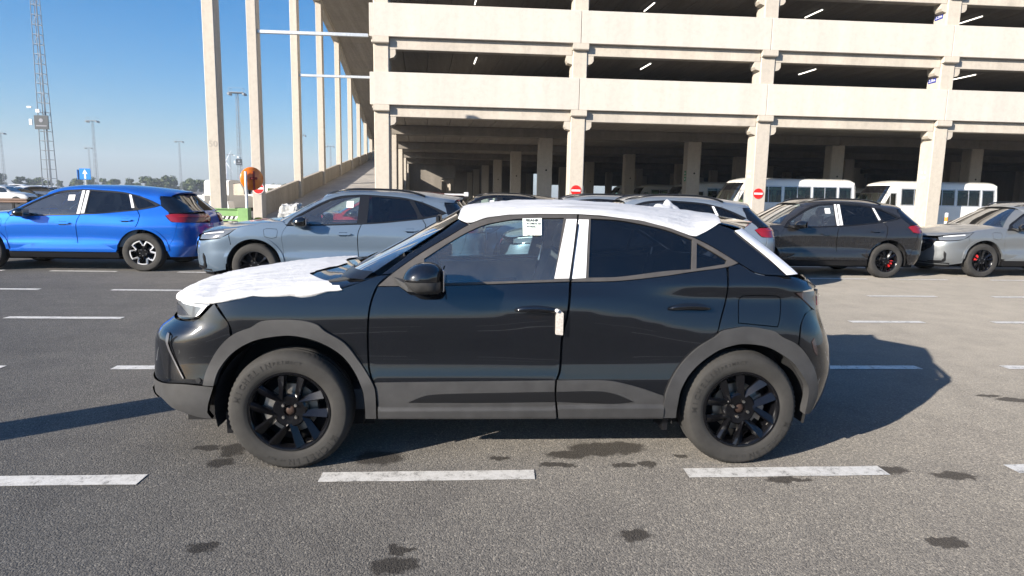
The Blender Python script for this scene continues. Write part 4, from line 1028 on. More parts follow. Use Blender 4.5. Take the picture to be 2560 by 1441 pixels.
# dark inner shell, wheel housings, floor
inner = [(-1.55, .30), (-1.40, .34), (-1.395, .42), (-1.30, .64), (-1.10, .765), (-.967, .78), (-.83, .765), (-.63, .64), (-.545, .42), (-.53, .30), (1.16, .30), (1.18, .45), (1.26, .62), (1.45, .75), (1.6, .765), (1.75, .75), (1.93, .62), (2.0, .42), (2.02, .32), (2.15, .32), (2.15, .95), (1.9, 1.05), (1.5, 1.10), (.6, 1.04), (-.45, 1.02), (-.7, .98), (-1.3, .93), (-1.55, .90)]
for sd in (1, -1): obj('inner_shell', panel('inner_shell', L_, inner, M['dark'], side=sd, grid=.09, off=-.03, thick=.0, gap=0), car)
und = MB().box(-1.62-MOX, 2.1-MOX, -.60, .60, .20, .30).box(-1.62-MOX, -1.45-MOX, -.62, .62, .30, .88).box(2.02-MOX, 2.10-MOX, -.64, .64, .30, .95).box(-1.45-MOX, -.70-MOX, -.52, .52, .3, .86)
und.build('underbody', M['dark'], car)
for hx in (-.967, 1.594):
    for sd in (1, -1):
        mb = MB(); n = 20; V = []
        for i in range(n+1):
            a = R(-15+210*i/n)
            for yy in (-.84, -.55): V.append((hx-MOX+.408*math.cos(a), yy*sd, .345+.408*math.sin(a)))
        mb.add(V, [(2*i, 2*i+1, 2*i+3, 2*i+2) for i in range(n)])
        mb.add([(hx-MOX-.42, -.55*sd, .15), (hx-MOX+.42, -.55*sd, .15), (hx-MOX+.42, -.55*sd, .8), (hx-MOX-.42, -.55*sd, .8)], [(0, 1, 2, 3)])
        mb.build('wheel_housing', M['dark'], car, smooth=False)
        fl = MB().box(hx-MOX-.36 if hx < 0 else hx-MOX-.44, hx-MOX-.33 if hx < 0 else hx-MOX-.41, (-.80 if sd > 0 else .62), (-.62 if sd > 0 else .80), .19, .31); fl.build('mud_flap', M['black_trim'], car)

# cabin
cab = MB().box(-.75-MOX, 1.9-MOX, -.72, .72, .30, .42)
cab.build('cabin_floor', M['interior'], car)
def seat(x, y, w=.25):
    s = MB()
    s.box(x-.25, x+.27, y-w, y+w, .42, .64, .05)
    bk = MB().box(-.065, .065, -w*.95, w*.95, 0, .60, .05)
    a = R(20); s.add([(x+.24+p[0]*math.cos(a)+p[2]*math.sin(a), y+p[1], .58+p[2]*math.cos(a)-p[0]*math.sin(a)) for p in bk.v], bk.f)
    hr = MB().box(-.05, .05, -.13, .13, .62, .80, .04)
    s.add([(x+.24+p[0]*math.cos(a)+p[2]*math.sin(a), y+p[1], .58+p[2]*math.cos(a)-p[0]*math.sin(a)) for p in hr.v], hr.f)
    return s
for yy in (-.37, .37): seat(.22-MOX, yy).build('seat', M['interior'], car, smooth=True, angle=40)
seat(1.12-MOX, 0, .62).build('rear_bench', M['interior'], car, smooth=True, angle=40)
dsh = MB().prism([(-.80, .75), (-.80, 1.04), (-.62, 1.075), (-.38, 1.05), (-.30, .98), (-.36, .70)], -.70, .70, 'y')
dsh.v = [(x-MOX, y, z) for x, y, z in dsh.v]; dsh.build('dashboard', M['interior'], car, fix=True)
st = MB(); st.lathe([(.175+.014*math.cos(k*PI/4), .014*math.sin(k*PI/4)) for k in range(8)], 36, axis='x', closed=True); st.tube((0, -.17, 0), (0, .17, 0), .018); st.tube((0, 0, 0), (-.18, 0, -.06), .03)
o = st.build('steering_wheel', M['interior'], car, smooth=True, loc=(-.13-MOX, -.37, .99), rot=(0, R(-22), 0))
for sd in (1, -1):   # door cards
    obj('door_card', panel('door_card', U_, [(-.45, .45), (.50, .45), (.56, 1.075), (.1, 1.055), (-.25, 1.05), (-.45, 1.04)], M['interior_l'], side=sd, grid=.1, off=-.075, thick=.03), car)
    obj('door_card', panel('door_card', U_, [(.60, .45), (1.15, .50), (1.40, .9), (1.45, 1.13), (1.1, 1.10), (.62, 1.07)], M['interior_l'], side=sd, grid=.1, off=-.075, thick=.03), car)
    obj('armrest', panel('armrest', U_, [(-.2, .86), (.40, .90), (.40, .80), (-.15, .78)], M['interior'], side=sd, grid=.08, off=-.10, thick=.05), car)
hl_ = loft([tuple(np.array(p)+np.array([0, .02, -.035])) for p in rE], [(x, y, z-.035) for x, y, z in rC], 8, 2.4, 1.7)
obj('headlining', rows_mesh('headlining', hl_[2:-6], M['interior_l']), car)
MB().box(-.20-MOX, -.17-MOX, -.13, .13, 1.33, 1.40, .01).build('cabin_mirror', M['black_trim'], car)

# wheels
tyre = tyre_mesh(.340, .226, .215, M['rubber'])
rim = MB(); rim.lathe([(.196, -.050), (.206, -.090), (.214, -.099), (.224, -.101), (.228, -.094), (.226, -.06), (.200, .0), (.205, .09)], 72)
RIM_L = rim.mesh('rim_barrel', M['rim_black'], True, 35, fix=True)
sp = MB()
for k in range(5):
    b0 = 100+72*k
    spoke(sp, .075, .209, b0+26, b0-1, 13, 7.5, -.076, -.094, .03, .012)
    spoke(sp, .075, .209, b0-40, b0-31, 13, 7.5, -.076, -.094, .03, .012)
sp.lathe([(.0, -.060), (.028, -.060), (.034, -.074), (.085, -.080), (.095, -.070), (.095, -.03)], 40)
SPOKES = sp.mesh('spokes', M['rim_black'], True, 28, fix=True)
bolts = MB()
for k in range(4): c, s_ = pol(.048, R(45+90*k)); bolts.tube((c, -.078, s_), (c, -.090, s_), .0095, .008, n=6)
BOLTS = bolts.mesh('wheel_bolts', M['steel'])
hubm = MB().lathe([(0, -.068), (.022, -.070), (.027, -.060)], 20).mesh('hub_centre', M['rust'], True)
disc = MB().lathe([(.06, -.015), (.140, -.015), (.142, -.008), (.142, .008), (.06, .01)], 48).mesh('brake_disc', M['steel'], True, 40, fix=True)
back = MB().lathe([(0, .02), (.20, .03), (.205, .06)], 32).mesh('dust_shield', M['dark'], True)
cal = MB().prism([(.095*math.cos(R(a)), .095*math.sin(R(a))) for a in (-32, 0, 32)]+[(.155*math.cos(R(a)), .155*math.sin(R(a))) for a in (32, 0, -32)], -.045, .03, 'y').mesh('brake_caliper', M['steel'], fix=True)
def polar_text(s, rad, size, a_mid, mat, y):
    """raised lettering round the sidewall, read from outside"""
    V, F = [], []; step = size*.86/rad
    for i, ch in enumerate(s):
        if ch == ' ': continue
        me = text_mesh(ch, size, mat, True, .0006); a = R(a_mid)-(i-(len(s)-1)/2)*step
        er = Vector((math.cos(a), 0, math.sin(a))); et = Vector((math.sin(a), 0, -math.cos(a))); base = len(V)
        for v in me.vertices: p = er*(rad+v.co.y)+et*v.co.x; V.append((p.x, y-v.co.z, p.z))
        F += [tuple(j+base for j in q.vertices) for q in me.polygons]; bpy.data.meshes.remove(me)
    me = bpy.data.meshes.new('sidewall_lettering'); me.from_pydata(V, [], F); me.materials.append(mat); return me
T1 = polar_text('MICHELIN', .281, .044, 138, M['rubber_dark'], -.1082); T2 = polar_text('PRIMACY', .283, .027, 90, M['rubber_dark'], -.1082); T3 = polar_text('MICHELIN', .281, .046, 300, M['rubber_dark'], -.1082)
T4 = polar_text('215 60 R17', .276, .020, 262, M['rubber_dark'], -.1082)
def mokka_wheel(x, sd, rot):
    w = empty('wheel', (x-MOX, -.772*sd, .334), 0 if sd > 0 else PI, car)
    spin = R(rot)
    t = obj('tyre', tyre, w)
    for T in (T1, T2, T3, T4): obj('sidewall_lettering', T, t, rot=(0, spin*0 if rot == 0 else R(-14), 0))
    obj('rim_barrel', RIM_L, w)
    s_ = obj('spokes', SPOKES, w, rot=(0, -spin, 0)); tag(obj('wheel_bolts', BOLTS, s_), kind='stuff'); obj('hub_centre', hubm, s_)
    obj('brake_disc', disc, w); obj('dust_shield', back, w); obj('brake_caliper', cal, w, rot=(0, R(180) if x < 0 else 0, 0))
for x, rt in ((-.967, 0), (1.594, 25)):
    for sd in (1, -1): mokka_wheel(x, sd, rt)

# ------------------------------------------------------------------ white fleece covers
def fnoise(p, s, seed=0): return noise.noise(Vector((p[0]*s+seed, p[1]*s, p[2]*s)))
def wrinkle(p, amp, seed):
    q = (p[0]*.55, p[1]*2.2, p[2]*1.2)                 # creases run lengthwise, as pulled tight
    a = fnoise(p, 1.6, seed)*.5
    for k, f in enumerate((2.6, 5.5)):
        n = fnoise((q[0]+.25*fnoise(p, 2.1, seed+k), q[1], q[2]), f, seed+9*k); a += (1-min(1, abs(n)*3.2))**3*(.75 if k == 0 else .5)
    return amp*a
def cover(name, rows, amp, seed, off, label, extra=None):
    P = np.array(rows); nr, nc = P.shape[:2]
    du = np.gradient(P, axis=0); dv = np.gradient(P, axis=1); N = np.cross(du, dv); N /= np.maximum(np.linalg.norm(N, axis=2, keepdims=True), 1e-9)
    N[N[..., 2] < 0] *= -1
    out = []
    for i in range(nr):
        row = []
        for j in range(nc):
            p = P[i, j]; d = off+max(-off*.6, wrinkle(p, amp, seed))
            if extra: d += extra(p, i/(nr-1), j/(nc-1))
            row.append(tuple(p+N[i, j]*d))
        out.append(row)
    me = rows_mesh(name, out, M['white_cover'])
    o = obj(name, me); o.location = (MOX, MOY, 0)
    return tag(o, label, 'cover', 'white fleece covers on the black car')
# bonnet cover: dense loft, draped a little over the edge, cut out round the wipers
def dense(E, C, n, m): return [tuple(x) for x in resample(E, n)], [tuple(x) for x in resample(C, n)]
ncut = len(hE)
hrows = loft(hE, hC, 26, 2.2, 1.5)
P = np.array(hrows); idx = np.linspace(0, len(P)-1, 110)
Pd = np.stack([np.stack([np.interp(idx, np.arange(len(P)), P[:, j, k]) for k in range(3)], 1) for j in range(P.shape[1])], 1)
# drape: extra columns hanging below the edge on both sides
def drape(Pd, drop):
    out = []
    for i in range(Pd.shape[0]):
        e = Pd[i, 0]; s = i/(Pd.shape[0]-1)
        d = drop(s, e)
        v = e-np.array([0, 0, 0]); nrm = np.array([e[0]*.0-.0, -1., 0])
        if s < .25: nrm = np.array([-(.25-s)*4, -1, 0]); nrm /= np.linalg.norm(nrm)
        l = [e+nrm*.004+np.array([0, 0, -d]), e+nrm*.006+np.array([0, 0, -d*.5])]
        r = [q*np.array([1, -1, 1]) for q in l[::-1]]
        out.append(np.vstack([l, Pd[i], r]))
    return np.array(out)
HC = drape(Pd, lambda s, e: .012+.012*abs(math.sin(s*23))+.02*max(0, 1-abs(s-.72)*9))
nr, nc = HC.shape[:2]
# rear edge follows the wiper cut-out: shorten each column to its own end
HC2 = np.zeros_like(HC)
for j in range(nc):
    y = abs(HC[-1, j, 1]); t = y/.80
    end_x = (-.66 if t > .97 else -.70-.03*(1-t)*0) - .22*math.exp(-((t-.62)/.26)**2) - .10*math.exp(-(t/.25)**2)
    end_x -= MOX
    x = HC[:, j, 0]; k = np.searchsorted(x, end_x) if x[-1] > end_x else nr-1
    kk = min(max(k, 5), nr-1); src = np.linspace(0, kk, nr)
    for c in range(3): HC2[:, j, c] = np.interp(src, np.arange(nr), HC[:, j, c])
bonnet_cover = cover('bonnet_cover', HC2, .0075, 3, .006, 'white fleece sheet draped over the bonnet of the black car')
# roof cover
RP = np.array(loft(rE, rC, 26, 2.4, 1.7)); e_ = .868*59; idx = np.linspace(0.0, e_, 130)
Rd = np.stack([np.stack([np.interp(idx, np.arange(60), RP[:, j, k]) for k in range(3)], 1) for j in range(RP.shape[1])], 1)
def flap(p, s, t):
    # a loose fold standing up near the far edge
    d = math.exp(-((p[0]+MOX-1.50)/.095)**2-((p[1]-.44)/.11)**2)*.105
    return d*(1+.9*fnoise(p, 16, 3))
roof_cover = cover('roof_cover', Rd, .0060, 11, .005, 'white fleece sheet taped over the roof of the black car', flap)

# ------------------------------------------------------------------ the mid-size SUVs in the lanes behind
KB_ = [(.15, .84), (.2, .87), (.3, .905), (.42, .925), (.50, .930), (.56, .915), (.64, .908), (.75, .915), (.84, .918), (.92, .905), (1.0, .888), (1.06, .868), (1.1, .845), (1.2, .795), (1.3, .745), (1.45, .67), (1.55, .62), (1.62, .57)]
def _kbulge(u, z):   # haunches over the wheels
    d1 = np.exp(-(((u+1.355)/.55)**2+((z-.72)/.20)**2)); d2 = np.exp(-(((u-1.355)/.6)**2+((z-.78)/.22)**2)); return .016*d1+.024*d2
KLO = Body([(.15, -2.28), (.3, -2.41), (.4, -2.44), (.5, -2.44), (.6, -2.45), (.7, -2.44), (.8, -2.40), (.88, -2.33), (.95, -2.22), (1.05, -1.95)],
           [(.15, 2.15), (.3, 2.24), (.4, 2.29), (.6, 2.32), (.8, 2.32), (1.0, 2.30), (1.1, 2.24), (1.2, 2.15)], KB_, .72, .45, 2.6, 2.6, bulge=_kbulge)
KUP = Body([(.95, -1.33), (1.05, -1.13), (1.3, -.68), (1.5, -.28), (1.58, -.05), (1.65, .3)], [(.95, 2.4), (1.1, 2.22), (1.25, 2.05), (1.4, 1.90), (1.52, 1.80), (1.65, 1.7)], KB_, .34, .38, 2.8, 2.8)
KH = PI*Body.W
def kmir(p): return [(KH-v, z) for v, z in p[::-1]]
def kf(pts): return [(float(KLO.fangle(u, z)), z) for u, z in pts]
def kr(pts): return [(float(KLO.rangle(u, z)), z) for u, z in pts]
def arc(cx, cz, r, a0, a1, n, sx=1.0): return [(cx+sx*r*math.cos(R(a0+(a1-a0)*i/n)), cz+r*math.sin(R(a0+(a1-a0)*i/n))) for i in range(n+1)]
RA = .435
K_front_arch = arc(-1.355, .365, RA, 0, 180, 14); K_rear_arch = arc(1.355, .365, RA, 0, 180, 14)
WINO = [(-.845, 1.015), (-.773, 1.114), (-.579, 1.235), (-.336, 1.372), (-.058, 1.472), (.273, 1.504), (.439, 1.502), (.959, 1.467), (1.26, 1.402), (1.484, 1.318), (1.645, 1.242), (1.563, 1.205), (1.268, 1.141), (.613, 1.069), (.322, 1.046), (-.289, 1.018)]
FG = [(-.715, 1.032), (-.727, 1.112), (-.541, 1.228), (-.29, 1.362), (-.04, 1.447), (.262, 1.480), (.240, 1.061), (-.271, 1.038)]
RG = [(.415, 1.482), (.953, 1.446), (1.05, 1.43), (1.17, 1.23), (1.195, 1.145), (.603, 1.081), (.400, 1.068)]
QG = [(1.13, 1.425), (1.289, 1.372), (1.452, 1.300), (1.575, 1.228), (1.30, 1.166), (1.255, 1.20)]
RUBK = None
M['paint_kgrille'] = M['gloss_black']
def kuga_wheel_meshes():
    t = tyre_mesh(.362, .238, .225, M['rubber'], n=96)
    rm = MB().lathe([(.206, -.050), (.222, -.092), (.232, -.100), (.242, -.098), (.240, -.06), (.215, .0), (.215, .09)], 56)
    silver = MB(); black = MB()
    for k in range(5):
        a = 90+72*k
        # star: each ray is a V-shaped machined outline round a black pocket
        for s in (-1, 1):
            spoke(silver, .125, .226, a+s*33, a+s*20, 7.5, 4.2, -.084, -.098, .02, .004)
            spoke(black, .06, .226, a+s*6, a+s*22, 9, 6, -.070, -.086, .03, .006)
        # rim-side chord of the ray
        V = []
        for q in range(6):
            b = a-22+44*q/5
            for rr in (.207, .232): x, z = pol(rr, R(b)); V.append((x, -.097, z))
        silver.add(V, [(2*q, 2*q+1, 2*q+3, 2*q+2) for q in range(5)])
    black.lathe([(0, -.075), (.045, -.078), (.075, -.078), (.085, -.06), (.085, -.02)], 28)
    bolts = MB()
    for k in range(5): c, s_ = pol(.058, R(90+72*k)); bolts.tube((c, -.076, s_), (c, -.088, s_), .010, n=6)
    blk2 = MB()
    for k in range(5):
        a = 90+72*k
        spoke(blk2, .07, .226, a-9, a-15, 8, 5.5, -.074, -.094, .03, .009); spoke(blk2, .07, .226, a+9, a+15, 8, 5.5, -.074, -.094, .03, .009)
    blk2.lathe([(0, -.078), (.045, -.080), (.075, -.078), (.085, -.06), (.085, -.02)], 28)
    return dict(tyre=t, rim=rm.mesh('rim_barrel', M['rim_black'], True, 35, fix=True), silver=silver.mesh('star_spokes', M['rim_silver'], True, 25, fix=True), black=black.mesh('spokes', M['rim_black'], True, 28, fix=True),
                blk2=blk2.mesh('spokes', M['rim_black'], True, 28, fix=True), bolts=bolts.mesh('wheel_bolts', M['chrome']))
KW = kuga_wheel_meshes()
KC = {}
def kroof():
    xs = np.linspace(-.40, 1.80, 40)
    e = cubic([(-.42, 1.455), (-.336, 1.40), (-.058, 1.495), (.273, 1.525), (.439, 1.525), (.959, 1.49), (1.26, 1.43), (1.45, 1.40), (1.60, 1.41), (1.80, 1.40)])
    p, _ = KUP.P(xs, e(xs), 0.0)
    cc = cubic([(-.37, 1.50), (-.1, 1.575), (.3, 1.605), (.8, 1.605), (1.3, 1.575), (1.75, 1.52), (1.93, 1.49)])
    cx = np.linspace(-.36, 1.93, 40)
    return [tuple(q) for q in p], [(x, 0, float(cc(x))) for x in cx]
def khood():
    fr = kf([(-1.60, .955), (-1.864, .930), (-2.10, .895), (-2.30, .860)]); v = np.array([q[0] for q in fr]); z = np.array([q[1] for q in fr])
    vv = np.linspace(KH/2, v[0], 16); zz = np.interp(vv, np.r_[v, KH/2], np.r_[z, .84]); pf, _ = KLO.PF(vv, zz)
    ha = [(-1.60, .955), (-1.378, 1.005), (-1.094, 1.05), (-.90, 1.06)]; us = np.linspace(-1.60, -.90, 16); pa, _ = KLO.P(us, np.interp(us, [a for a, _ in ha], [b for _, b in ha]))
    E = np.vstack([pf, pa[1:]])
    cs = [(-2.36, .84), (-2.30, .905), (-2.15, .96), (-1.9, 1.01), (-1.5, 1.07), (-1.15, 1.105)]
    d = np.r_[np.linspace(0, .55, 16), np.linspace(.55, 1, 16)[1:]]; cx = np.interp(d, np.linspace(0, 1, 6), [c[0] for c in cs]); cz = cubic(cs)(cx)
    C = [(x, 0, zz_) for x, zz_ in zip(cx, cz)]; C[0] = tuple(E[0]); return [tuple(e) for e in E], C
def k_front(zlo, zhi, v0lo, v0hi, nv=18, nz=8, off=.004, B=KUP):
    rows = []
    for k in range(nz+1):
        t = k/nz; v0 = v0lo+(v0hi-v0lo)*t; v = np.linspace(v0, KH-v0, nv+1); c = np.sin((v-v0)/(KH-2*v0)*PI)
        z = (zlo[0]+(zlo[1]-zlo[0])*c)*(1-t)+(zhi[0]+(zhi[1]-zhi[0])*c)*t
        p, _ = B.PF(v, z, off); rows.append([tuple(q) for q in p])
    return rows
def make_suv(name, label, paintm, x, y, wheels='black', tapes=True, caliper=False, sx=1.0, roof_black=False, rz=0.0, rails=True, cat='car', group=None):
    c = thing(name, label, cat, (x, y, 0), rz, group or 'mid-size SUVs parked nose to tail in the lanes'); c.scale = (sx, 1, 1)
    g = .075; L, U = KLO.P, KUP.P
    def pan(nm, fn, out, mat, key, sides=(1, -1), **kw):
        r = []
        for sd in sides:
            me = panel(nm, fn, out, MP if mat == 'P' else mat, side=sd, key='k_'+key, grid=kw.pop('grid', g) if False else kw.get('grid', g), **{k: v for k, v in kw.items() if k != 'grid'})
            r.append(obj(nm, me, c, mat=paintm if mat == 'P' else None))
        return r
    MP = M['kuga_base']
    wing = [(-1.60, .955), (-1.378, 1.005), (-1.094, 1.05), (-.90, 1.06), (-.845, 1.0), (-.908, .897), (-.919, .80), (-.905, .62), (-.885, .42)]+K_front_arch[1:10]+[(-1.735, .63), (-1.71, .74), (-1.725, .86)]
    wing = [(-1.60, .955), (-1.378, 1.005), (-1.094, 1.05), (-.90, 1.062), (-.845, 1.0), (-.908, .897), (-.919, .80), (-.905, .62), (-.895, .38)]+arc(-1.355, .365, RA, 5, 140, 11)+[(-1.71, .74), (-1.725, .86)]
    FLAP = [(-1.20, .935), (-1.165, .955), (-1.0, .951), (-.985, .91), (-.995, .825), (-1.07, .803), (-1.185, .83)]
    pan('front_wing', L, wing, 'P', 'wing', sides=(1,), holes=[FLAP]); pan('front_wing', L, wing, 'P', 'wing', sides=(-1,))
    pan('front_door', L, [(-.845, 1.0), (-.289, 1.014), (.31, 1.040), (.258, .90), (.258, .60), (.300, .36), (-.875, .36), (-.895, .50), (-.905, .62), (-.919, .80), (-.908, .897)], 'P', 'fd')
    pan('rear_door', L, [(.318, 1.042), (.613, 1.064), (1.268, 1.136), (1.325, 1.05), (1.30, .90), (1.24, .80)]+arc(1.355, .365, RA+.015, 107, 172, 6)+[(.91, .36), (.308, .36), (.266, .60), (.266, .90)], 'P', 'rd')
    pan('rear_wing', L, [(1.276, 1.138), (1.563, 1.20), (1.655, 1.235), (1.80, 1.13), (1.83, 1.075), (1.765, 1.05), (1.87, .942), (1.98, .925), (1.93, .70), (1.83, .50)]+arc(1.355, .365, RA, 18, 106, 8)+[(1.31, .90), (1.333, 1.05)], 'P', 'rw')
    bn = kf([(-1.725, .86), (-1.71, .74)]+arc(-1.355, .365, RA, 142, 176, 4)+[(-1.80, .30), (-2.1, .25)])
    bt = kf([(-1.86, .795), (-2.05, .765), (-2.25, .745)])
    pan('front_bumper', KLO.PF, bn+kmir(bn)+[(KH-v, z) for v, z in bt]+bt[::-1], 'P', 'fb', sides=(1,))
    hl = kf([(-1.612, .950), (-1.864, .922), (-2.09, .885), (-2.30, .835), (-2.28, .765), (-2.045, .775), (-1.837, .802), (-1.704, .885)])
    for h in pan('headlight', KLO.PF, hl, M['lamp_glass'], 'hl', gap=.004): 
        sd = 1 if h.name.endswith('t') or True else 1
    for sd in (1, -1):
        me = panel('light_strip', KLO.PF, kf([(-1.80, .900), (-2.20, .855), (-2.20, .842), (-1.80, .886)]), M['lamp_white'], side=sd, key='k_drl', grid=.06, gap=0, off=.006, thick=.004); obj('light_strip', me, c)
    gr = [(KH/2-.80, .79), (KH/2, .835), (KH/2+.80, .79), (KH/2+.74, .62), (KH/2+.50, .50), (KH/2-.50, .50), (KH/2-.74, .62)]
    pan('grille', KLO.PF, gr, M['gloss_black'], 'grille', sides=(1,), off=.012, thick=.02, gap=0)
    for sd in (1, -1):
        me = panel('air_intake', KLO.PF, kf([(-2.18, .55), (-2.14, .50), (-2.13, .36), (-2.16, .32), (-2.45, .31), (-2.45, .335), (-2.20, .345), (-2.17, .40), (-2.19, .50)]), M['black_trim'], side=sd, key='k_cur', grid=.05, gap=0, off=.012, thick=.02); obj('air_intake', me, c)
    pan('bumper_skirt', KLO.PF, [(.35, .30), (.7, .30), (KH/2, .32), (KH-.7, .30), (KH-.35, .30), (KH-.4, .20), (KH/2, .19), (.4, .20)], M['black_trim'], 'skirt', sides=(1,), off=.0, thick=.03)
    rb = kr([(1.87, .935), (1.98, .92), (1.93, .70), (1.83, .50)]+arc(1.355, .365, RA, 17, 2, 2)+[(1.82, .28), (2.2, .27)])
    ru = [(.95, .90), (1.0, .68)]
    pan('rear_bumper', KLO.PR, rb+kmir(rb)+[(KH-v, z) for v, z in ru]+ru[::-1], 'P', 'rb', sides=(1,))
    pan('tailgate', KLO.PR, [(1.02, .68), (KH-1.02, .68), (KH-.95, 1.13), (.95, 1.13)], 'P', 'tg', sides=(1,), grid=.09)
    tl = kr([(1.765, 1.05), (1.83, 1.078), (2.0, 1.085)])+[(.98, 1.08), (1.05, 1.0), (.98, .93)]+kr([(1.98, .925), (1.87, .942)])
    pan('tail_lamp', KLO.PR, tl, M['lens_red'], 'tl', gap=.004, off=.006)
    for sd in (1, -1):
        me = panel('red_lens', KLO.PR, [(tl[0][0]+.16, 1.04), (.72, 1.055), (.97, 1.045), (.97, 1.015), (.62, 1.015)], M['lens_red_bright'], side=sd, key='k_tl2', grid=.06, gap=0, off=.010, thick=.003); obj('red_lens', me, c)
    pan('number_plate', KLO.PR, [(KH/2-.24, .78), (KH/2+.24, .78), (KH/2+.24, .89), (KH/2-.24, .89)], M['sign_white'], 'np', sides=(1,), off=.01, gap=0)
    # greenhouse
    cp = [(1.484, 1.325), (1.645, 1.242), (1.80, 1.15), (1.72, 1.25), (1.60, 1.34), (1.56, 1.42), (1.45, 1.41)]
    pan('pillar_panel', U, [(1.26, 1.408), (1.484, 1.322), (1.65, 1.244), (1.66, 1.236), (1.84, 1.09), (1.72, 1.22), (1.62, 1.36), (1.62, 1.412), (1.45, 1.405), (1.27, 1.43)], 'P', 'cp')
    pan('quarter_trim', KUP.PR, [(float(KUP.rangle(1.66, 1.225)), 1.225), (float(KUP.rangle(1.84, 1.09)), 1.09), (.62, 1.115), (.42, 1.39), (float(KUP.rangle(1.63, 1.395)), 1.395), (float(KUP.rangle(1.63, 1.36)), 1.36)], M['gloss_black'], 'qt', off=.002)
    pan('pillar_panel', U, [(-.93, 1.055), (-.845, 1.02), (-.773, 1.118), (-.579, 1.24), (-.336, 1.377), (-.058, 1.478), (.273, 1.510), (.273, 1.532), (-.06, 1.500), (-.36, 1.415), (-.44, 1.455), (-.62, 1.36), (-.85, 1.21)], 'P', 'ap')
    pan('roof_rail_panel', U, [(.275, 1.510), (.439, 1.508), (.959, 1.473), (1.26, 1.409), (1.26, 1.432), (.959, 1.492), (.439, 1.528), (.275, 1.532)], 'P', 'rr', gap=.001)
    pan('window_frame', U, WINO, M['black_trim'], 'fr', holes=[FG, RG, QG], off=.003, thick=.02, gap=.001)
    pan('front_side_window', U, FG, M['glass'], 'fg', off=-.005, thick=.0, gap=-.006)
    pan('rear_side_window', U, RG, M['glass_tint'], 'rg', off=-.005, thick=.0, gap=-.006)
    pan('quarter_window', U, QG, M['glass_tint'], 'qg', off=-.005, thick=.0, gap=-.006)
    key = 'loft'
    if key not in KC:
        hE_, hC_ = khood(); KC['hood'] = rows_mesh('bonnet', loft(hE_, hC_, 10, 2.2, 1.5), MP)
        rE_, rC_ = kroof(); rr_ = loft(rE_, rC_, 10, 2.4, 1.7); KC['roof'] = rows_mesh('roof', rr_, MP)
        last = rr_[-1]; KC['spoiler'] = rows_mesh('spoiler', [last, [(x-.01, y*.99, z-.03) for x, y, z in last], [(x-.16, y*.97, z-.05) for x, y, z in last]], MP)
        v0 = float(KUP.fangle(-.93, 1.06)); v1 = float(KUP.fangle(-.44, 1.45))
        KC['ws'] = rows_mesh('windscreen', k_front((1.06, 1.09), (1.452, 1.505), v0, v1), M['glass_ws'])
        KC['cowl'] = rows_mesh('cowl', k_front((1.0, 1.0), (1.064, 1.094), v0, v0, nz=2, off=.01), M['black_trim'])
        KC['hlin'] = rows_mesh('headlining', loft([(x, y*.97, z-.05) for x, y, z in rE_], [(x, y, z-.05) for x, y, z in rC_], 6, 2.4, 1.7)[3:-5], M['interior_l'])
        v = np.linspace(.50, KH-.50, 15); rows = []
        for k in range(5):
            p, _ = KUP.PR(v, np.full(15, 1.12+.30*k/4), -.004); rows.append([tuple(q) for q in p])
        KC['rw'] = rows_mesh('rear_window', rows, M['glass_tint'])
        v = np.linspace(.25, KH-.25, 17); a, _ = KLO.PR(v, np.full(17, 1.13)); b, _ = KUP.PR(v, np.full(17, 1.125)); KC['ledge'] = rows_mesh('tailgate_ledge', [[tuple(q) for q in a], [tuple(q) for q in (a+b)/2+np.array([0, 0, .01])], [tuple(q) for q in b]], MP)
        rail = MB(); 
        for sd in (1, -1):
            xs = np.linspace(-.30, 1.30, 18); zz = np.array([float(cubic([(-.3, 1.50), (-.15, 1.555), (.3, 1.60), (.8, 1.595), (1.15, 1.55), (1.3, 1.50)])(q)) for q in xs]); yy = -KUP.P(xs, np.full(18, 1.53))[0][:, 1]*.97
            rail.sweep([(a_, -b_*sd, c_) for a_, b_, c_ in zip(xs, yy, zz)], .017, 8)
        KC['rail'] = rail.mesh('roof_rail', M['black_trim'], True)
        inn = [(-2.0, .30), (-1.81, .31), (-1.80, .42), (-1.70, .62), (-1.52, .75), (-1.355, .79), (-1.19, .75), (-1.02, .62), (-.92, .42), (-.91, .30), (.91, .30), (.92, .42), (1.02, .62), (1.19, .75), (1.355, .79), (1.52, .75), (1.70, .62), (1.80, .42), (1.9, .32), (2.15, .35), (2.15, 1.0), (1.7, 1.12), (1.2, 1.11), (.3, 1.02), (-.8, .98), (-1.4, .96), (-2.0, .86)]
        KC['inner'] = [panel('inner_shell', L, inn, M['dark'], side=s_, grid=.14, off=-.035, thick=0, gap=0) for s_ in (1, -1)]
        KC['under'] = MB().box(-2.2, 2.1, -.64, .64, .2, .32).box(-2.15, -1.9, -.55, .55, .32, .80).box(2.0, 2.1, -.6, .6, .32, 1.0).box(-1.9, -.95, -.55, .55, .32, .9).mesh('underbody', M['dark'])
        hs = MB(); V = []
        for i in range(17):
            a_ = R(-15+210*i/16)
            for yy_ in (-.88, -.58): V.append((.43*math.cos(a_), yy_, .365+.43*math.sin(a_)))
        n_ = len(V); V += [(x_, -.58, z_) for x_, y_, z_ in V[1::2]]
        hs.add(V, [(2*i, 2*i+1, 2*i+3, 2*i+2) for i in range(16)]+[tuple(range(n_, n_+17))])
        KC['housing'] = hs.mesh('wheel_housing', M['dark'])
        se = MB()
        for yy_ in (-.38, .38):
            s2 = seat(.10, yy_, .26); se.add(s2.v, s2.f)
        s2 = seat(.98, 0, .62); se.add(s2.v, s2.f); se.v = [(x_, y_, z_+.08) for x_, y_, z_ in se.v]
        KC['seats'] = se.mesh('seats', M['interior'], True, 40)
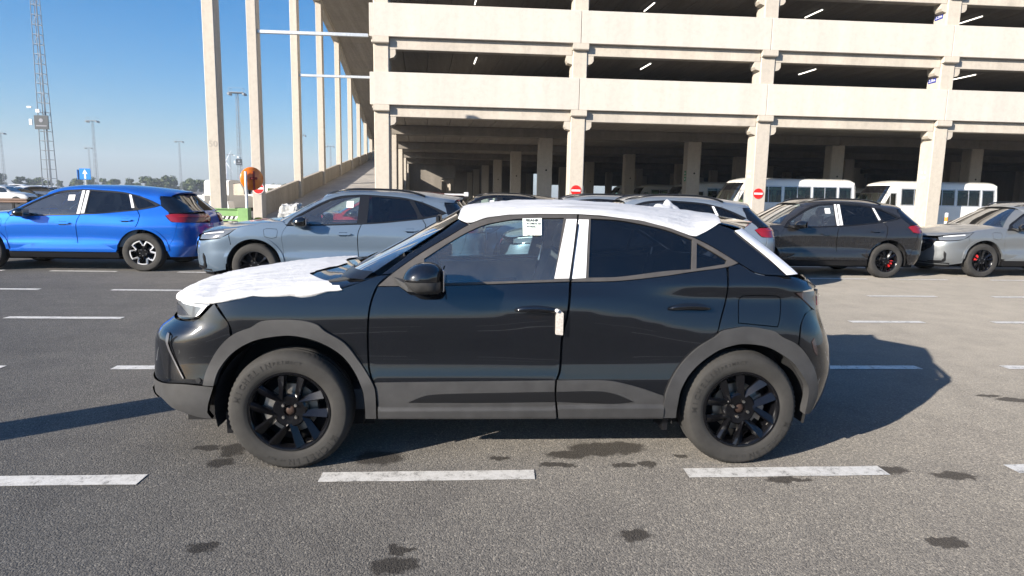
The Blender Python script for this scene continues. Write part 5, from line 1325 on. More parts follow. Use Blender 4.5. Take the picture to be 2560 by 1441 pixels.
        d_ = MB().prism([(-1.05, .8), (-1.05, 1.06), (-.85, 1.10), (-.55, 1.06), (-.48, .75)], -.76, .76, 'y'); d_.box(-.9, 1.8, -.75, .75, .32, .5)
        KC['dash'] = d_.mesh('dashboard', M['interior'], fix=True)
        st_ = MB().lathe([(.18+.014*math.cos(k*PI/3), .014*math.sin(k*PI/3)) for k in range(6)], 24, axis='x', closed=True); st_.tube((0, -.17, 0), (0, .17, 0), .02)
        KC['wheel'] = st_.mesh('steering_wheel', M['interior'], True)
        KC['cards'] = [panel('door_card', U, [(-.85, .45), (1.2, .45), (1.30, 1.12), (.31, 1.04), (-.8, 1.0)], M['interior_l'], side=s_, grid=.15, off=-.075, thick=.03) for s_ in (1, -1)]
        KC['sill'] = [panel('sill_trim', L, [(-.90, .37), (.94, .37), (.95, .25), (-.90, .25)], M['black_trim'], side=s_, grid=.12, off=.0, thick=.05) for s_ in (1, -1)]
        # flared lower-door blade that carries the light line
        sw = [(-.88, .405), (-.72, .425), (-.58, .49), (-.30, .515), (.68, .520), (.80, .47), (.88, .425), (.93, .41), (.92, .365), (-.87, .365)]
        KC['swoop'] = [panel('door_moulding', L, sw, MP, side=s_, grid=.05, off=lambda u, z: .004+.020*np.clip((.50-z)/.10, 0, 1), thick=.03) for s_ in (1, -1)]
        KC['lip'] = [[panel('arch_lip', L, arc(hx, .365, RA+.045, 4, 176, 16)+arc(hx, .365, RA-.012, 176, 4, 16), MP, side=s_, grid=.05, off=.012, thick=.04) for s_ in (1, -1)] for hx in (-1.355, 1.355)]
        ca = MB().prism([(.10*math.cos(R(a_)), .10*math.sin(R(a_))) for a_ in (-28, 0, 28)]+[(.165*math.cos(R(a_)), .165*math.sin(R(a_))) for a_ in (28, 0, -28)], -.06, .03, 'y')
        KC['cal'] = ca.mesh('brake_caliper', M['red'], fix=True)
        KC['disc'] = MB().lathe([(.0, -.02), (.155, -.02), (.158, .01), (.21, .02), (.215, .06)], 32).mesh('brake_disc', M['dark'], True)
    def ko(nm, k, mat=None, **kw): return obj(nm, KC[k] if isinstance(k, str) else k, c, mat=mat, **kw)
    ko('bonnet', 'hood', paintm); ko('roof', 'roof', M['gloss_black'] if roof_black else paintm); ko('spoiler', 'spoiler', paintm); ko('windscreen', 'ws'); ko('cowl', 'cowl'); ko('headlining', 'hlin'); ko('rear_window', 'rw'); ko('tailgate_ledge', 'ledge', paintm)
    if rails: ko('roof_rail', 'rail')
    for me in KC['inner']: ko('inner_shell', me)
    ko('underbody', 'under'); [ko('wheel_housing', 'housing', loc=(hx, 0, 0), rot=(0, 0, a_)) for hx in (-1.355, 1.355) for a_ in (0, PI)]; ko('seats', 'seats'); ko('dashboard', 'dash'); ko('steering_wheel', 'wheel', loc=(-.36, -.38, 1.03), rot=(0, R(-22), 0))
    for me in KC['cards']: ko('door_card', me)
    for me in KC['sill']: ko('sill_trim', me)
    for me in KC['swoop']: ko('door_moulding', me, paintm)
    for pr_ in KC['lip']:
        for me in pr_: ko('wheel_arch_lip', me, paintm)
    for sd in (1, -1):
        for nm, x0, z0 in (('a', -.09, .885), ('b', .965, .955)):
            me = panel('door_handle', L, [(x0, z0), (x0+.03, z0+.014), (x0+.22, z0+.016), (x0+.25, z0+.002), (x0+.22, z0-.014), (x0+.03, z0-.014)], MP, side=sd, key='k_h'+nm, grid=.03, gap=0, off=.034, thick=.016); obj('door_handle', me, c, mat=paintm)
            me = panel('handle_cup', L, [(x0+.06, z0+.028), (x0+.18, z0+.03), (x0+.20, z0), (x0+.17, z0-.035), (x0+.07, z0-.035), (x0+.04, z0)], M['gloss_black'], side=sd, key='k_hc'+nm, grid=.05, gap=0, off=.002, thick=.002); obj('handle_cup', me, c)
        if ('mir', sd) not in KC:
            tmp = empty('tmp'); mirror(tmp, sd, (0, 0, 0), 1.0, M['gloss_black']); KC['mir', sd] = [(ch.name.split('.')[0], ch.data) for ch in tmp.children]
            for ch in list(tmp.children): bpy.data.objects.remove(ch)
            bpy.data.objects.remove(tmp)
        for nm, me in KC['mir', sd]: obj(nm, me, c, (-.60, -1.03*sd, 1.075), mat=M['gloss_black'] if nm == 'mirror_housing' else (M['black_trim'] if nm == 'mirror_arm' else None))
    me = panel('fuel_flap', L, [(-1.20, .935), (-1.165, .955), (-1.0, .951), (-.985, .91), (-.995, .825), (-1.07, .803), (-1.185, .83)], MP, side=1, key='k_fuel', grid=.05, gap=.004, off=.0, thick=.012)
    obj('charge_flap', me, c, mat=paintm)
    if tapes:
        for sd in (1, -1):
            for k, q in enumerate(([(.275, 1.485), (.320, 1.485), (.312, 1.062), (.258, 1.058)], [(.345, 1.485), (.395, 1.484), (.385, 1.070), (.330, 1.066)], [(1.085, 1.425), (1.125, 1.418), (1.215, 1.185), (1.17, 1.178)])):
                obj('protective_tape', panel('protective_tape', U, q, M['tape'], side=sd, key='k_t%d' % k, grid=.08, gap=0, off=.007, thick=.004), c)
    obj('window_sticker', panel('window_sticker', U, [(.06, 1.40), (.17, 1.405), (.17, 1.30), (.06, 1.298)], M['tape'], side=1, key='k_st', grid=.08, gap=0, off=.003, thick=.002), c)
    for hx in (-1.355, 1.355):
        for sd in (1, -1):
            w = empty('wheel', (hx, -.810*sd, .356), 0 if sd > 0 else PI, c)
            obj('tyre', KW['tyre'], w); obj('rim_barrel', KW['rim'], w); obj('brake_disc', KC['disc'], w)
            rt = (0, R(17*(1+hx)), 0)
            if wheels == 'silver': s_ = obj('spokes', KW['black'], w, rot=rt); obj('star_spokes', KW['silver'], w, rot=rt)
            else: s_ = obj('spokes', KW['blk2'], w, rot=rt)
            tag(obj('wheel_bolts', KW['bolts'], s_), kind='stuff')
            if caliper: obj('brake_caliper', KC['cal'], w, rot=(0, R(205 if hx < 0 else 25), 0) if sd > 0 else (0, 0, 0))
    return c
M['kuga_base'] = paint('grey_blue_paint', (.115, .160, .215), .35, .38, dust=.018)
M['paint_blue'] = paint('vivid_blue_paint', (.0, .115, .56), .42, .32, dust=.012)
M['paint_dark'] = paint('dark_grey_paint', (.020, .020, .022), .5, .36, dust=.018)
M['paint_silver'] = paint('silver_grey_paint', (.21, .225, .235), .5, .36, dust=.03)
M['paint_ice'] = paint('pale_blue_grey_paint', (.20, .245, .30), .4, .38, dust=.025)
M['paint_red'] = paint('red_paint', (.42, .012, .015), .2, .35, dust=.02)
M['paint_white'] = paint('white_paint', (.74, .74, .73), 0, .4, dust=.02)
make_suv('parked_suv', 'blue-grey SUV with black door mirrors just behind the bonnet of the black car', M['kuga_base'], -1.981, 11.27, tapes=False)
make_suv('parked_suv', 'vivid blue SUV with star-shaped silver wheels and white pillar tapes', M['paint_blue'], -7.46, 13.35, wheels='silver', sx=1.05, rails=False)
make_suv('parked_suv', 'dark grey SUV with white pillar tapes right of the black car', M['paint_dark'], 7.249, 13.5, caliper=True, roof_black=False)
make_suv('parked_suv', 'silver SUV with red brake calipers cut by the right edge of the picture', M['paint_silver'], 12.28, 13.78, caliper=True, tapes=False)
make_suv('parked_suv', 'pale blue-grey SUV half hidden behind the roof of the black car', M['paint_ice'], 3.00, 11.27)
make_suv('parked_suv', 'pale SUV whose roof shows above the white roof cover, left of the other pale one', M['paint_ice'], 2.30, 13.5, tapes=False)
redc = make_suv('parked_suv', 'red SUV with white wrapped roof spoiler behind the blue-grey SUV', M['paint_red'], -1.95, 15.8, tapes=False, rails=False)
make_suv('parked_suv', 'black SUV of which only the roof line shows behind the white roof cover', M['paint_black'], .55, 18.1, tapes=False)
_w = MB().box(1.42, 1.98, -.52, .52, 1.515, 1.56, .015).box(1.88, 1.99, -.60, -.45, 1.50, 1.60, .01)
_w.build('spoiler_wrap', M['white_cover'], redc)

# ------------------------------------------------------------------ minibuses under the car park
BB = Body([(.35, -3.42), (.6, -3.5), (1.0, -3.5), (1.3, -3.46), (1.5, -3.38), (2.2, -2.98), (2.45, -2.80), (2.7, -2.5)], [(.35, 3.44), (.6, 3.5), (1.5, 3.5), (2.3, 3.46), (2.5, 3.40), (2.7, 3.3)],
          [(.35, .95), (.6, 1.0), (1.2, 1.01), (1.6, 1.0), (2.25, .955), (2.45, .93), (2.56, .88), (2.7, .7)], .42, .25, 4.0, 4.0)
BH = PI*Body.W
BWIN = [[(-2.86, 1.38), (-2.72, 2.04), (-2.22, 2.04), (-2.22, 1.38)], [(-1.95, 1.44), (-1.95, 2.27), (-.56, 2.27), (-.56, 1.44)], [(-.45, 1.44), (-.45, 2.27), (.96, 2.27), (.96, 1.44)], [(1.07, 1.44), (1.07, 2.27), (2.33, 2.27), (2.33, 1.44)], [(2.44, 1.44), (2.44, 2.27), (3.10, 2.27), (3.10, 1.44)]]
def make_bus(x, y, label):
    c = thing('minibus', label, 'minibus', (x, y, 0), 0, 'white minibuses parked under the car park')
    WP = M['white_paint']
    side = [(-3.05, .38), (-3.02, 1.3), (-2.98, 1.42), (-2.72, 2.10), (-2.55, 2.45), (-2.50, 2.50), (3.2, 2.50), (3.25, .38), (2.55, .38), (2.45, .70), (2.1, .82), (1.75, .70), (1.65, .38), (-1.55, .38), (-1.65, .70), (-2.0, .82), (-2.35, .70), (-2.45, .38)]
    for sd in (1, -1):
        b = obj('side_body', panel('side_body', BB.P, side, WP, holes=BWIN, side=sd, key='b_side', grid=.16, thick=.05, gap=0, corner=20), c)
        for k, q in enumerate(BWIN):
            f = obj('window', panel('window', BB.P, q, M['glass_bus'], side=sd, key='b_w%d' % k, grid=.3, off=-.012, thick=0, gap=-.01, corner=20), c)
            (x0, z0), (x1, z1) = q[0], q[2]; 
            if ('b_f%d' % k, sd) not in MESHES:
                MESHES['b_f%d' % k, sd] = panel('frame', BB.P, [(q[0][0]-.03, z0-.03), (q[1][0]-.03, z1+.03), (x1+.03, z1+.03), (x1+.03, z0-.03)], M['galv'], holes=[[(q[0][0]+.025, z0+.025), (q[1][0]+.025, z1-.025), (x1-.025, z1-.025), (x1-.025, z0+.025)]], side=sd, grid=.3, off=.003, thick=.02, gap=0, corner=20)
                xm = (x0+x1)/2; MESHES['b_m%d' % k, sd] = panel('mullion', BB.P, [(xm-.018, z0), (xm-.018, z1), (xm+.018, z1), (xm+.018, z0)], M['galv'], side=sd, grid=.3, off=.0, thick=.02, gap=0)
            obj('frame', MESHES['b_f%d' % k, sd], f)
            if k != 4: obj('mullion', MESHES['b_m%d' % k, sd], f)
    v0 = float(BB.fangle(-3.03, 1.0))
    obj('front_panel', panel('front_panel', BB.PF, [(v0, .38), (v0, 1.30), (v0+.02, 1.34), (BH-v0-.02, 1.34), (BH-v0, 1.30), (BH-v0, .38)], WP, key='b_fp', grid=.16, thick=.03, gap=0), c)
    w0 = .12
    obj('windscreen', panel('windscreen', BB.PF, [(w0, 1.38), (w0, 2.22), (BH-w0, 2.22), (BH-w0, 1.38)], M['glass_ws'], key='b_ws', grid=.16, thick=0, gap=0), c)
    obj('visor_band', panel('visor_band', BB.PF, [(w0, 2.05), (w0, 2.42), (BH-w0, 2.42), (BH-w0, 2.05)], M['gloss_black'], key='b_vb', grid=.16, thick=.01, gap=0, off=.003), c)
    obj('front_surround', panel('front_surround', BB.PF, [(-.14, 1.28), (-.14, 2.50), (BH+.14, 2.50), (BH+.14, 1.28)], WP, holes=[[(w0-.03, 1.38), (w0-.03, 2.42), (BH-w0+.03, 2.42), (BH-w0+.03, 1.38)]], key='b_fs', grid=.14, thick=.03, gap=0, corner=20), c)
    obj('rear_panel', panel('rear_panel', BB.PR, [(-.02, .38), (-.02, 2.50), (BH+.02, 2.50), (BH+.02, .38)], WP, holes=[[(.35, 1.5), (.35, 2.2), (BH-.35, 2.2), (BH-.35, 1.5)]], key='b_rp', grid=.2, thick=.03, gap=0, corner=20), c)
    obj('rear_window', panel('rear_window', BB.PR, [(.35, 1.5), (.35, 2.2), (BH-.35, 2.2), (BH-.35, 1.5)], M['glass_bus'], key='b_rw', grid=.3, thick=0, gap=-.01, off=-.01, corner=20), c)
    for sd in (1, -1):
        obj('headlight', panel('headlight', BB.PF, [(.20, .80), (.20, 1.0), (.55, 1.0), (.55, .80)], M['lamp_glass'], side=sd, key='b_hl', grid=.15, off=.006, thick=.01, gap=0), c)
    if 'b_roof' not in MESHES:
        us = np.linspace(-2.5, 3.2, 24); p, _ = BB.P(us, np.full(24, 2.495))
        v = np.linspace(BH/2, 0.0, 10); pf, _ = BB.PF(v, np.full(10, 2.495)); pr, _ = BB.PR(np.linspace(0, BH/2, 8), np.full(8, 2.495))
        E = [tuple(q) for q in pf]+[tuple(q) for q in p if pf[-1][0]+.05 < q[0] < pr[0][0]-.05]+[tuple(q) for q in pr]
        C = []
        for q in E:
            xx = min(max(q[0], E[0][0]), E[-1][0]); t = (xx-E[0][0])/(E[-1][0]-E[0][0]); C.append((xx, 0, 2.495+.20*min(1, t/.10)**.6*min(1, (1-t)/.04)**.6))
        MESHES['b_roof'] = rows_mesh('roof', loft(E, C, 10, 2.6, 1.8), WP)
        se = MB()
        for k in range(7):
            for yy in (-.62, .45): s2 = MB().box(-2.3+k*.78+.25, -2.3+k*.78+.38, yy-.30, yy+.30, .9, 1.86, .05).box(-2.3+k*.78-.15, -2.3+k*.78+.3, yy-.30, yy+.30, .9, 1.12, .05); se.add(s2.v, s2.f)
        MESHES['b_seats'] = se.mesh('seats', M['bus_seat'], True, 40)
        MESHES['b_floor'] = MB().box(-3.2, 3.35, -.93, .93, .62, .80).box(-3.2, -2.75, -.9, .9, .8, 1.32).box(-3.2, 3.3, -.7, .7, .30, .62).mesh('floor', M['interior'])
        pl = MB()
        for k in range(5): pl.tube((-1.9+k*1.15, -.25, .8), (-1.9+k*1.15, -.25, 2.5), .018, n=6)
        MESHES['b_poles'] = pl.mesh('grab_poles', M['galv'])
        MESHES['b_rack'] = MB().box(-2.2, 3.2, -.86, -.60, 2.13, 2.17).box(-2.2, 3.2, .60, .86, 2.13, 2.17).mesh('luggage_rack', M['galv'])
        MESHES['b_wheel'] = (tyre_mesh(.39, .21, .20, M['rubber'], n=48), MB().lathe([(0, -.05), (.08, -.07), (.10, -.04), (.19, -.05), (.205, -.09), (.215, -.09), (.21, .05)], 32).mesh('rim', M['galv'], True, 40))
    for nm in ('roof', 'seats', 'floor', 'poles', 'rack'): obj(MESHES['b_'+nm].name.split('.')[0], MESHES['b_'+nm], c)
    for hx in (-2.0, 2.1):
        for sd in (1, -1):
            w = empty('wheel', (hx, -.88*sd, .385), 0 if sd > 0 else PI, c); obj('tyre', MESHES['b_wheel'][0], w); obj('rim', MESHES['b_wheel'][1], w)
    return c
make_bus(16.45, 32.85, 'white minibus right behind the second no-entry sign column')
make_bus(24.25, 32.95, 'white minibus behind the rightmost visible column, orange and white post before it')
for x, y, lab in ((14.75+3.5, 37.4, 'white minibus whose dark front peeks out left of the sunlit minibus'), (13.95+3.5, 42, 'white minibus in the shade right of the column with green exit plates'), (14.35+3.5, 46.2, 'white minibus in shade, third front from the sunlit minibus'),
                  (13.4+3.5, 53, 'small-looking white minibus deep in the shade, nearer of the last pair'), (12.9+3.5, 59, 'small-looking white minibus deep in the shade right of the first no-entry sign'), (31.5, 50, 'white minibus deep in the shade behind the right-hand minibus')):
    make_bus(x, y, lab)

# ------------------------------------------------------------------ pickups beyond the ramp columns
def make_pickup(x, y, rz, label):
    c = thing('pickup_truck', label, 'pickup truck', (x, y, 0), rz, 'cream single-cab pickups beyond the ramp')
    W = M['white_paint']
    if 'p_cab' not in MESHES:
        cab = MB(); w = .82
        prof = [(-1.55, .62), (-1.55, 1.15), (-1.50, 1.20), (-.62, 1.30), (-.18, 1.98), (-.05, 2.06), (.62, 2.10), (.78, 2.04), (.86, 1.90), (.88, .62)]
        prof_f = prof
        # side sheets with a door window, front and rear faces, roof
        cab.prism([(-2.55, .62), (-2.58, 1.08), (-2.50, 1.16), (-1.50, 1.20), (-.62, 1.28), (-.62, .62), (-1.20, .62), (-1.30, .86), (-1.62, 1.0), (-1.95, .86), (-2.05, .62)], -w, w, 'y')
        cab.prism([(-.619, .62), (-.619, 1.28), (.88, 1.28), (.88, .62)], -w, w, 'y')
        for s in (-1, 1):
            y0, y1 = (w-.06, w) if s > 0 else (-w, -w+.06)
            cab.prism([(-.66, 1.281), (-.20, 1.98), (-.05, 1.98), (-.50, 1.281)], y0*.97, y1*.97, 'y'); cab.prism([(.50, 1.281), (.48, 1.96), (.86, 1.96), (.88, 1.281)], y0*.97, y1*.97, 'y')
        cab.prism([(-.24, 1.93), (-.05, 2.04), (.10, 2.09), (.62, 2.10), (.80, 2.05), (.87, 1.93)], -w*.95, w*.95, 'y')
        cab.box(.80, .86, -w*.95, -.42, 1.28, 1.94).box(.80, .86, .42, w*.95, 1.28, 1.94).box(.80, .86, -.419, .419, 1.28, 1.45).box(.80, .86, -.419, .419, 1.80, 1.94)
        MESHES['p_cab'] = cab.mesh('cab', W, fix=True)
        bed = MB().box(.95, 2.62, -.86, -.80, .72, 1.28, .01).box(.95, 2.62, .80, .86, .72, 1.28, .01).box(.95, 1.0, -.799, .799, .72, 1.32).box(.95, 2.6, -.80, .80, .68, .76)
        MESHES['p_bed'] = bed.mesh('cargo_bed', W, fix=True)
        MESHES['p_gate'] = MB().box(2.622, 2.66, -.86, .86, .70, 1.26, .012).mesh('tailgate', W)
        MESHES['p_glass'] = MB().add([(-.64, -.74, 1.30), (-.64, .74, 1.30), (-.22, .70, 1.95), (-.22, -.70, 1.95)], [(0, 1, 2, 3)]).add([(.83, -.42, 1.45), (.83, .42, 1.45), (.83, .42, 1.80), (.83, -.42, 1.80)], [(0, 1, 2, 3)]) \
            .add([(-.52, -.79, 1.29), (.50, -.79, 1.29), (.48, -.78, 1.93), (-.08, -.78, 1.93)], [(0, 1, 2, 3)]).add([(-.52, .79, 1.29), (.50, .79, 1.29), (.48, .78, 1.93), (-.08, .78, 1.93)], [(0, 1, 2, 3)]).mesh('windows', M['glass_bus'])
        MESHES['p_under'] = MB().box(-2.5, 2.5, -.45, .45, .42, .70).box(-2.62, -2.5, -.8, .8, .48, .66).box(1.15, 2.45, -.62, .62, .60, .7).mesh('chassis', M['dark'])
        MESHES['p_seat'] = MB().box(.20, .36, -.65, .65, 1.0, 1.62, .05).box(-.45, -.30, -.7, .7, 1.1, 1.30).mesh('seat', M['interior'])
        MESHES['p_wheel'] = (tyre_mesh(.38, .20, .22, M['rubber'], n=40), MB().lathe([(0, -.04), (.07, -.07), (.09, -.03), (.18, -.05), (.20, -.09), (.21, -.09), (.205, .05)], 28).mesh('rim', M['galv'], True, 40))
        fl = MB()
        for s in (-1, 1):
            for hx in (-1.62, 1.62):
                P_ = arc(hx, .40, .50, 12, 168, 10)+arc(hx, .40, .43, 168, 12, 10); fl.prism(P_, s*.80, s*.90, 'y')
        MESHES['p_flare'] = fl.mesh('wheel_arch', W, fix=True)
        MESHES['p_mir'] = MB().box(-.62, -.56, -1.02, -.86, 1.35, 1.60, .02).box(-.62, -.56, .86, 1.02, 1.35, 1.60, .02).mesh('door_mirrors', M['black_trim'])
        MESHES['p_lamp'] = MB().box(2.60, 2.64, -.86, -.74, .50, .62).box(2.60, 2.64, .74, .86, .50, .62).mesh('tail_lamps', M['lens_red'])
    for k in ('cab', 'bed', 'gate', 'glass', 'under', 'seat', 'flare', 'mir', 'lamp'):
        g = obj(MESHES['p_'+k].name.split('.')[0], MESHES['p_'+k], c)
        if k == 'gate':
            if 'p_txt' not in MESHES: MESHES['p_txt'] = text_mesh('TOYOTA', .26, M['ink_red'], True, .001); [setattr(v, 'co', Vector((v.co.x*1.15, v.co.y*.8, v.co.z))) for v in MESHES['p_txt'].vertices]
            obj('lettering', MESHES['p_txt'], g, (2.664, -.02, 1.0), (PI/2, 0, PI/2))
    for hx in (-1.62, 1.62):
        for sd in (1, -1):
            w = empty('wheel', (hx, -.78*sd, .375), 0 if sd > 0 else PI, c); obj('tyre', MESHES['p_wheel'][0], w); obj('rim', MESHES['p_wheel'][1], w)
    return c
make_pickup(-13.05, 36.6, R(-111.7), 'cream single-cab pickup seen from behind through the first ramp columns')
make_pickup(-15.9, 56, R(-105), 'cream single-cab pickup further off, right of the round red sign')
make_pickup(-18.6, 62, R(-105), 'cream single-cab pickup farthest off above the ramp wall')

# ------------------------------------------------------------------ far cars on the left
def far_car_meshes():
    b = Body([(.2, -2.05), (.5, -2.15), (.8, -2.05), (.95, -1.7)], [(.2, 2.0), (.5, 2.15), (.9, 2.1), (1.0, 2.0)], [(.2, .80), (.5, .88), (.9, .84), (1.0, .80), (1.45, .58), (1.55, .5)], .5, .4, 2.6, 2.6)
    rows = []
    st = [(-2.15, .55, .62), (-2.12, .45, .72), (-1.95, .38, .86), (-1.2, .35, 1.0), (-.9, .35, 1.03), (-.35, .35, 1.42), (.2, .35, 1.52), (1.0, .35, 1.50), (1.65, .35, 1.35), (1.98, .38, 1.02), (2.12, .42, .9), (2.15, .5, .6)]
    for x, z0, z1 in st:
        w = .86*(1-.12*abs(x/2.15)**4); zc = min(z1, .92); wt = w*(1 if z1 < 1.05 else .72)
        rows.append([(x, -w*.97, z0), (x, -w, (z0+zc)/2), (x, -w*.95, zc-.03), (x, -wt*.98, z1-.07), (x, -wt*.8, z1), (x, 0, z1+.02), (x, wt*.8, z1), (x, wt*.98, z1-.07), (x, w*.95, zc-.03), (x, w, (z0+zc)/2), (x, w*.97, z0)])
    body = rows_mesh('body', rows, M['paint_white'], angle=45)
    gl = MB()
    for s in (-1, 1): gl.prism([(-.78, .97), (-.33, 1.36), (.2, 1.44), (1.0, 1.42), (1.5, 1.30), (1.62, 1.02)], s*.80, s*.66, 'y')
    gl.v = [(x, (y if z < 1.1 else y*.93), z) for x, y, z in gl.v]
    gl.add([(-.92, -.70, 1.045), (-.92, .70, 1.045), (-.38, .56, 1.42), (-.38, -.56, 1.42)], [(0, 1, 2, 3)]).add([(1.70, -.56, 1.34), (1.70, .56, 1.34), (2.01, .66, 1.03), (2.01, -.66, 1.03)], [(0, 1, 2, 3)])
    gl.v[-8:] = [(x-.012 if i < 4 else x+.02, y, z+.02) for i, (x, y, z) in enumerate(gl.v[-8:])]
    wh = MB()
    for hx in (-1.3, 1.3):
        for s in (-1, 1): wh.lathe([(0, -.11), (.19, -.11), (.31, -.10), (.33, -.06), (.33, .06)], 20, c=(hx, s*.78, .33)) if s < 0 else wh.lathe([(0, .11), (.19, .11), (.31, .10), (.33, .06), (.33, -.06)], 20, c=(hx, s*.78, .33))
    return body, gl.mesh('windows', M['gloss_black'], fix=True), wh.mesh('wheels', M['rubber_dark'], fix=True)
FB, FGm, FW = far_car_meshes()
def far_car(x, y, rz, label, pm=None, s=1.0):
    c = thing('far_car', label, 'car', (x, y, 0), rz, 'far parked cars on the left'); c.scale = (s, s, s)
    obj('body', FB, c, mat=pm or M['paint_white']); obj('windows', FGm, c); obj('wheels', FW, c)
def fx(px, D): return D*(-.6809+.000556*px)
for px, D, rz, lab, pm, sc_ in ((10, 60, 185, 'far white car at the left edge, nearest of the row', None, 1.05), (58, 66, 230, 'far dark car just right of the nearest white one', M['paint_dark'], .9), (98, 74, 235, 'far white car right of the dark one, partly behind the blue SUV', None, 1.1), (38, 84, 190, 'far white car in the second row behind the dark one', None, 1.0),
        (80, 88, 225, 'far white car in the second row above the dark one', None, 1.1), (122, 90, 220, 'far white car in the second row under the big mast', None, 1.05), (5, 98, 180, 'far white car in the third row at the left edge', None, 1.1), (30, 104, 180, 'far silver car in the third row', M['paint_silver'], 1.1), (60, 108, 180, 'far white van in the third row', None, 1.25),
        (90, 112, 190, 'far white car in the third row, left of the mast foot', None, 1.15), (112, 120, 190, 'far white car in the fourth row by the mast foot', None, 1.2), (135, 126, 190, 'far white car in the fourth row right of the mast foot', None, 1.2), (150, 118, 200, 'far white car nearest the roof line of the blue SUV', None, 1.1), (20, 130, 180, 'far pale car in the last row', M['paint_ice'], 1.2), (48, 138, 180, 'far white car in the last row', None, 1.3)):
    a = (fx(px, D), D, R(rz), lab, pm, sc_)
    far_car(*a)
rail_ = thing('guard_rail', 'low brown guard rail before the far cars at the left edge', 'guard rail', (0, 45, 0))
MB().prism([(0, .46), (-.05, .52), (0, .60), (-.05, .68), (0, .76), (.04, .76), (.04, .46)], -64, -29, 'x').build('rail', M['brown'], rail_, fix=True)
for k in range(12): MB().box(-63+k*3, -62.88+k*3, .05, .17, -.02, .70).build('post', M['black_trim'], rail_)

# ------------------------------------------------------------------ light masts, wind turbine
def mast_mesh(H=35.0, b=.72, t=.38):
    fr = MB()
    w = lambda z: b+(t-b)*z/H
    for sx in (-1, 1):
        for sy in (-1, 1): fr.tube((sx*b, sy*b, 0), (sx*t, sy*t, H), .075, .05, n=5)
    z = 0; k = 0
    while z < H-.5:
        a = w(z); z2 = min(H, z+1.45); c_ = w(z2)
        P = [(-a, -a, z), (a, -a, z), (a, a, z), (-a, a, z)]; Q = [(-c_, -c_, z2), (c_, -c_, z2), (c_, c_, z2), (-c_, c_, z2)]
        for i in range(4):
            fr.tube(P[i], P[(i+1) % 4], .045, n=4, cap=False)
            if k % 2 == 0 and k > 6: fr.tube(P[i], Q[(i+1) % 4], .022, n=4, cap=False)
        z = z2; k += 1
    fr.tube((.15, 0, 0), (.15, 0, H), .09, n=5)
    hd = MB().box(-2.4, 2.4, -1.6, 1.6, H, H+.18)
    for sx in (-1, 1):
        for q in range(4): hd.box(sx*2.5-.35, sx*2.5+.35, -1.6+q*.85, -1.1+q*.85, H-.75, H-.10)
    for q in (-2.3, 2.3): hd.path([(q, -1.6, H+1.5), (q, 1.6, H+1.5)], .05, 4).tube((q, -1.6, H), (q, -1.6, H+1.5), .05, n=4).tube((q, 1.6, H), (q, 1.6, H+1.5), .05, n=4)
    hd.path([(-2.3, -1.6, H+1.5), (2.3, -1.6, H+1.5)], .05, 4)
    return fr.mesh('lattice', M['mast']), hd.mesh('lamp_head', M['mast'])
ML, MH = mast_mesh()
MBX = MB().box(-.95, 1.10, -1.0, -.85, 10.4, 12.5).mesh('sign_box', M['mast_box'])
MSTR = MB().tube((.05, -1.002, 11.75), (.05, -1.03, 11.75), .30, n=12).box(-.75, .85, -1.02, -1.002, 10.85, 11.0).mesh('faded_emblem', simple('faded_emblem', (.22, .23, .27), .6))
MCAM = MB().box(-1.9, -1.25, -1.0, -.75, 13.6, 13.85).box(-.45, .1, -1.3, -1.0, 12.9, 13.4).box(-1.6, -1.2, -1.2, -1.0, 11.0, 11.9).mesh('cameras', M['white_obj'])
for k, (x, y, box, lab) in enumerate(((-65.9, 108, True, 'tall lattice light mast with a dark box, nearest on the left'), (-79.7, 236, True, 'lattice light mast with a dark box seen between the first two ramp columns'), (-188.8, 347, False, 'thin light mast above the blue SUV roof'),
        (-201.7, 476, False, 'thin light mast left of the first ramp column'), (-296.8, 441, False, 'thin light mast at the left edge of the picture'), (-319.2, 578, False, 'faint light mast just left of the thin one above the blue roof'), (-100.1, 489, False, 'thin light mast between the fourth and fifth ramp columns'),
        (-221.5, 630, False, 'faint light mast behind the boxed mast by the ramp'), (-99.0, 400, False, 'thin light mast beside the third ramp column'))):
    t = thing('light_mast', lab, 'light mast', (x, y, 0), 0, 'light masts over the yard')
    obj('lattice', ML, t); obj('lamp_head', MH, t)
    if box: obj('sign_box', MBX, t); obj('faded_emblem', MSTR, t); obj('cameras', MCAM, t)
wt = thing('wind_turbine', 'white wind turbine far off between the ramp columns', 'wind turbine', (-715, 2000, 0))
MB().tube((0, 0, 0), (0, 0, 86), 3.0, 1.8, n=12).build('tower', M['white_obj'], wt, smooth=True)
MB().box(-2, 2, -4, 6, 84, 89, .6).build('nacelle', M['white_obj'], wt)
for a in (28, 148, 268):
    d = Vector((math.sin(R(a)), 0, math.cos(R(a)))); n = Vector((d.z, 0, -d.x)); V = []
    for t, w in ((0, 1.0), (.15, 1.9), (.5, 1.2), (1, .3)): p = Vector((0, -5, 86.5))+d*38*t; V += [tuple(p-n*w), tuple(p+n*w*.6), tuple(p+n*w*.6+Vector((0, .8, 0))), tuple(p-n*w+Vector((0, .5, 0)))]
    MB().add(V, [(4*k+i, 4*k+(i+1) % 4, 4*k+4+(i+1) % 4, 4*k+4+i) for k in range(3) for i in range(4)]+[(0, 1, 2, 3)]).build('blade', M['white_obj'], wt)

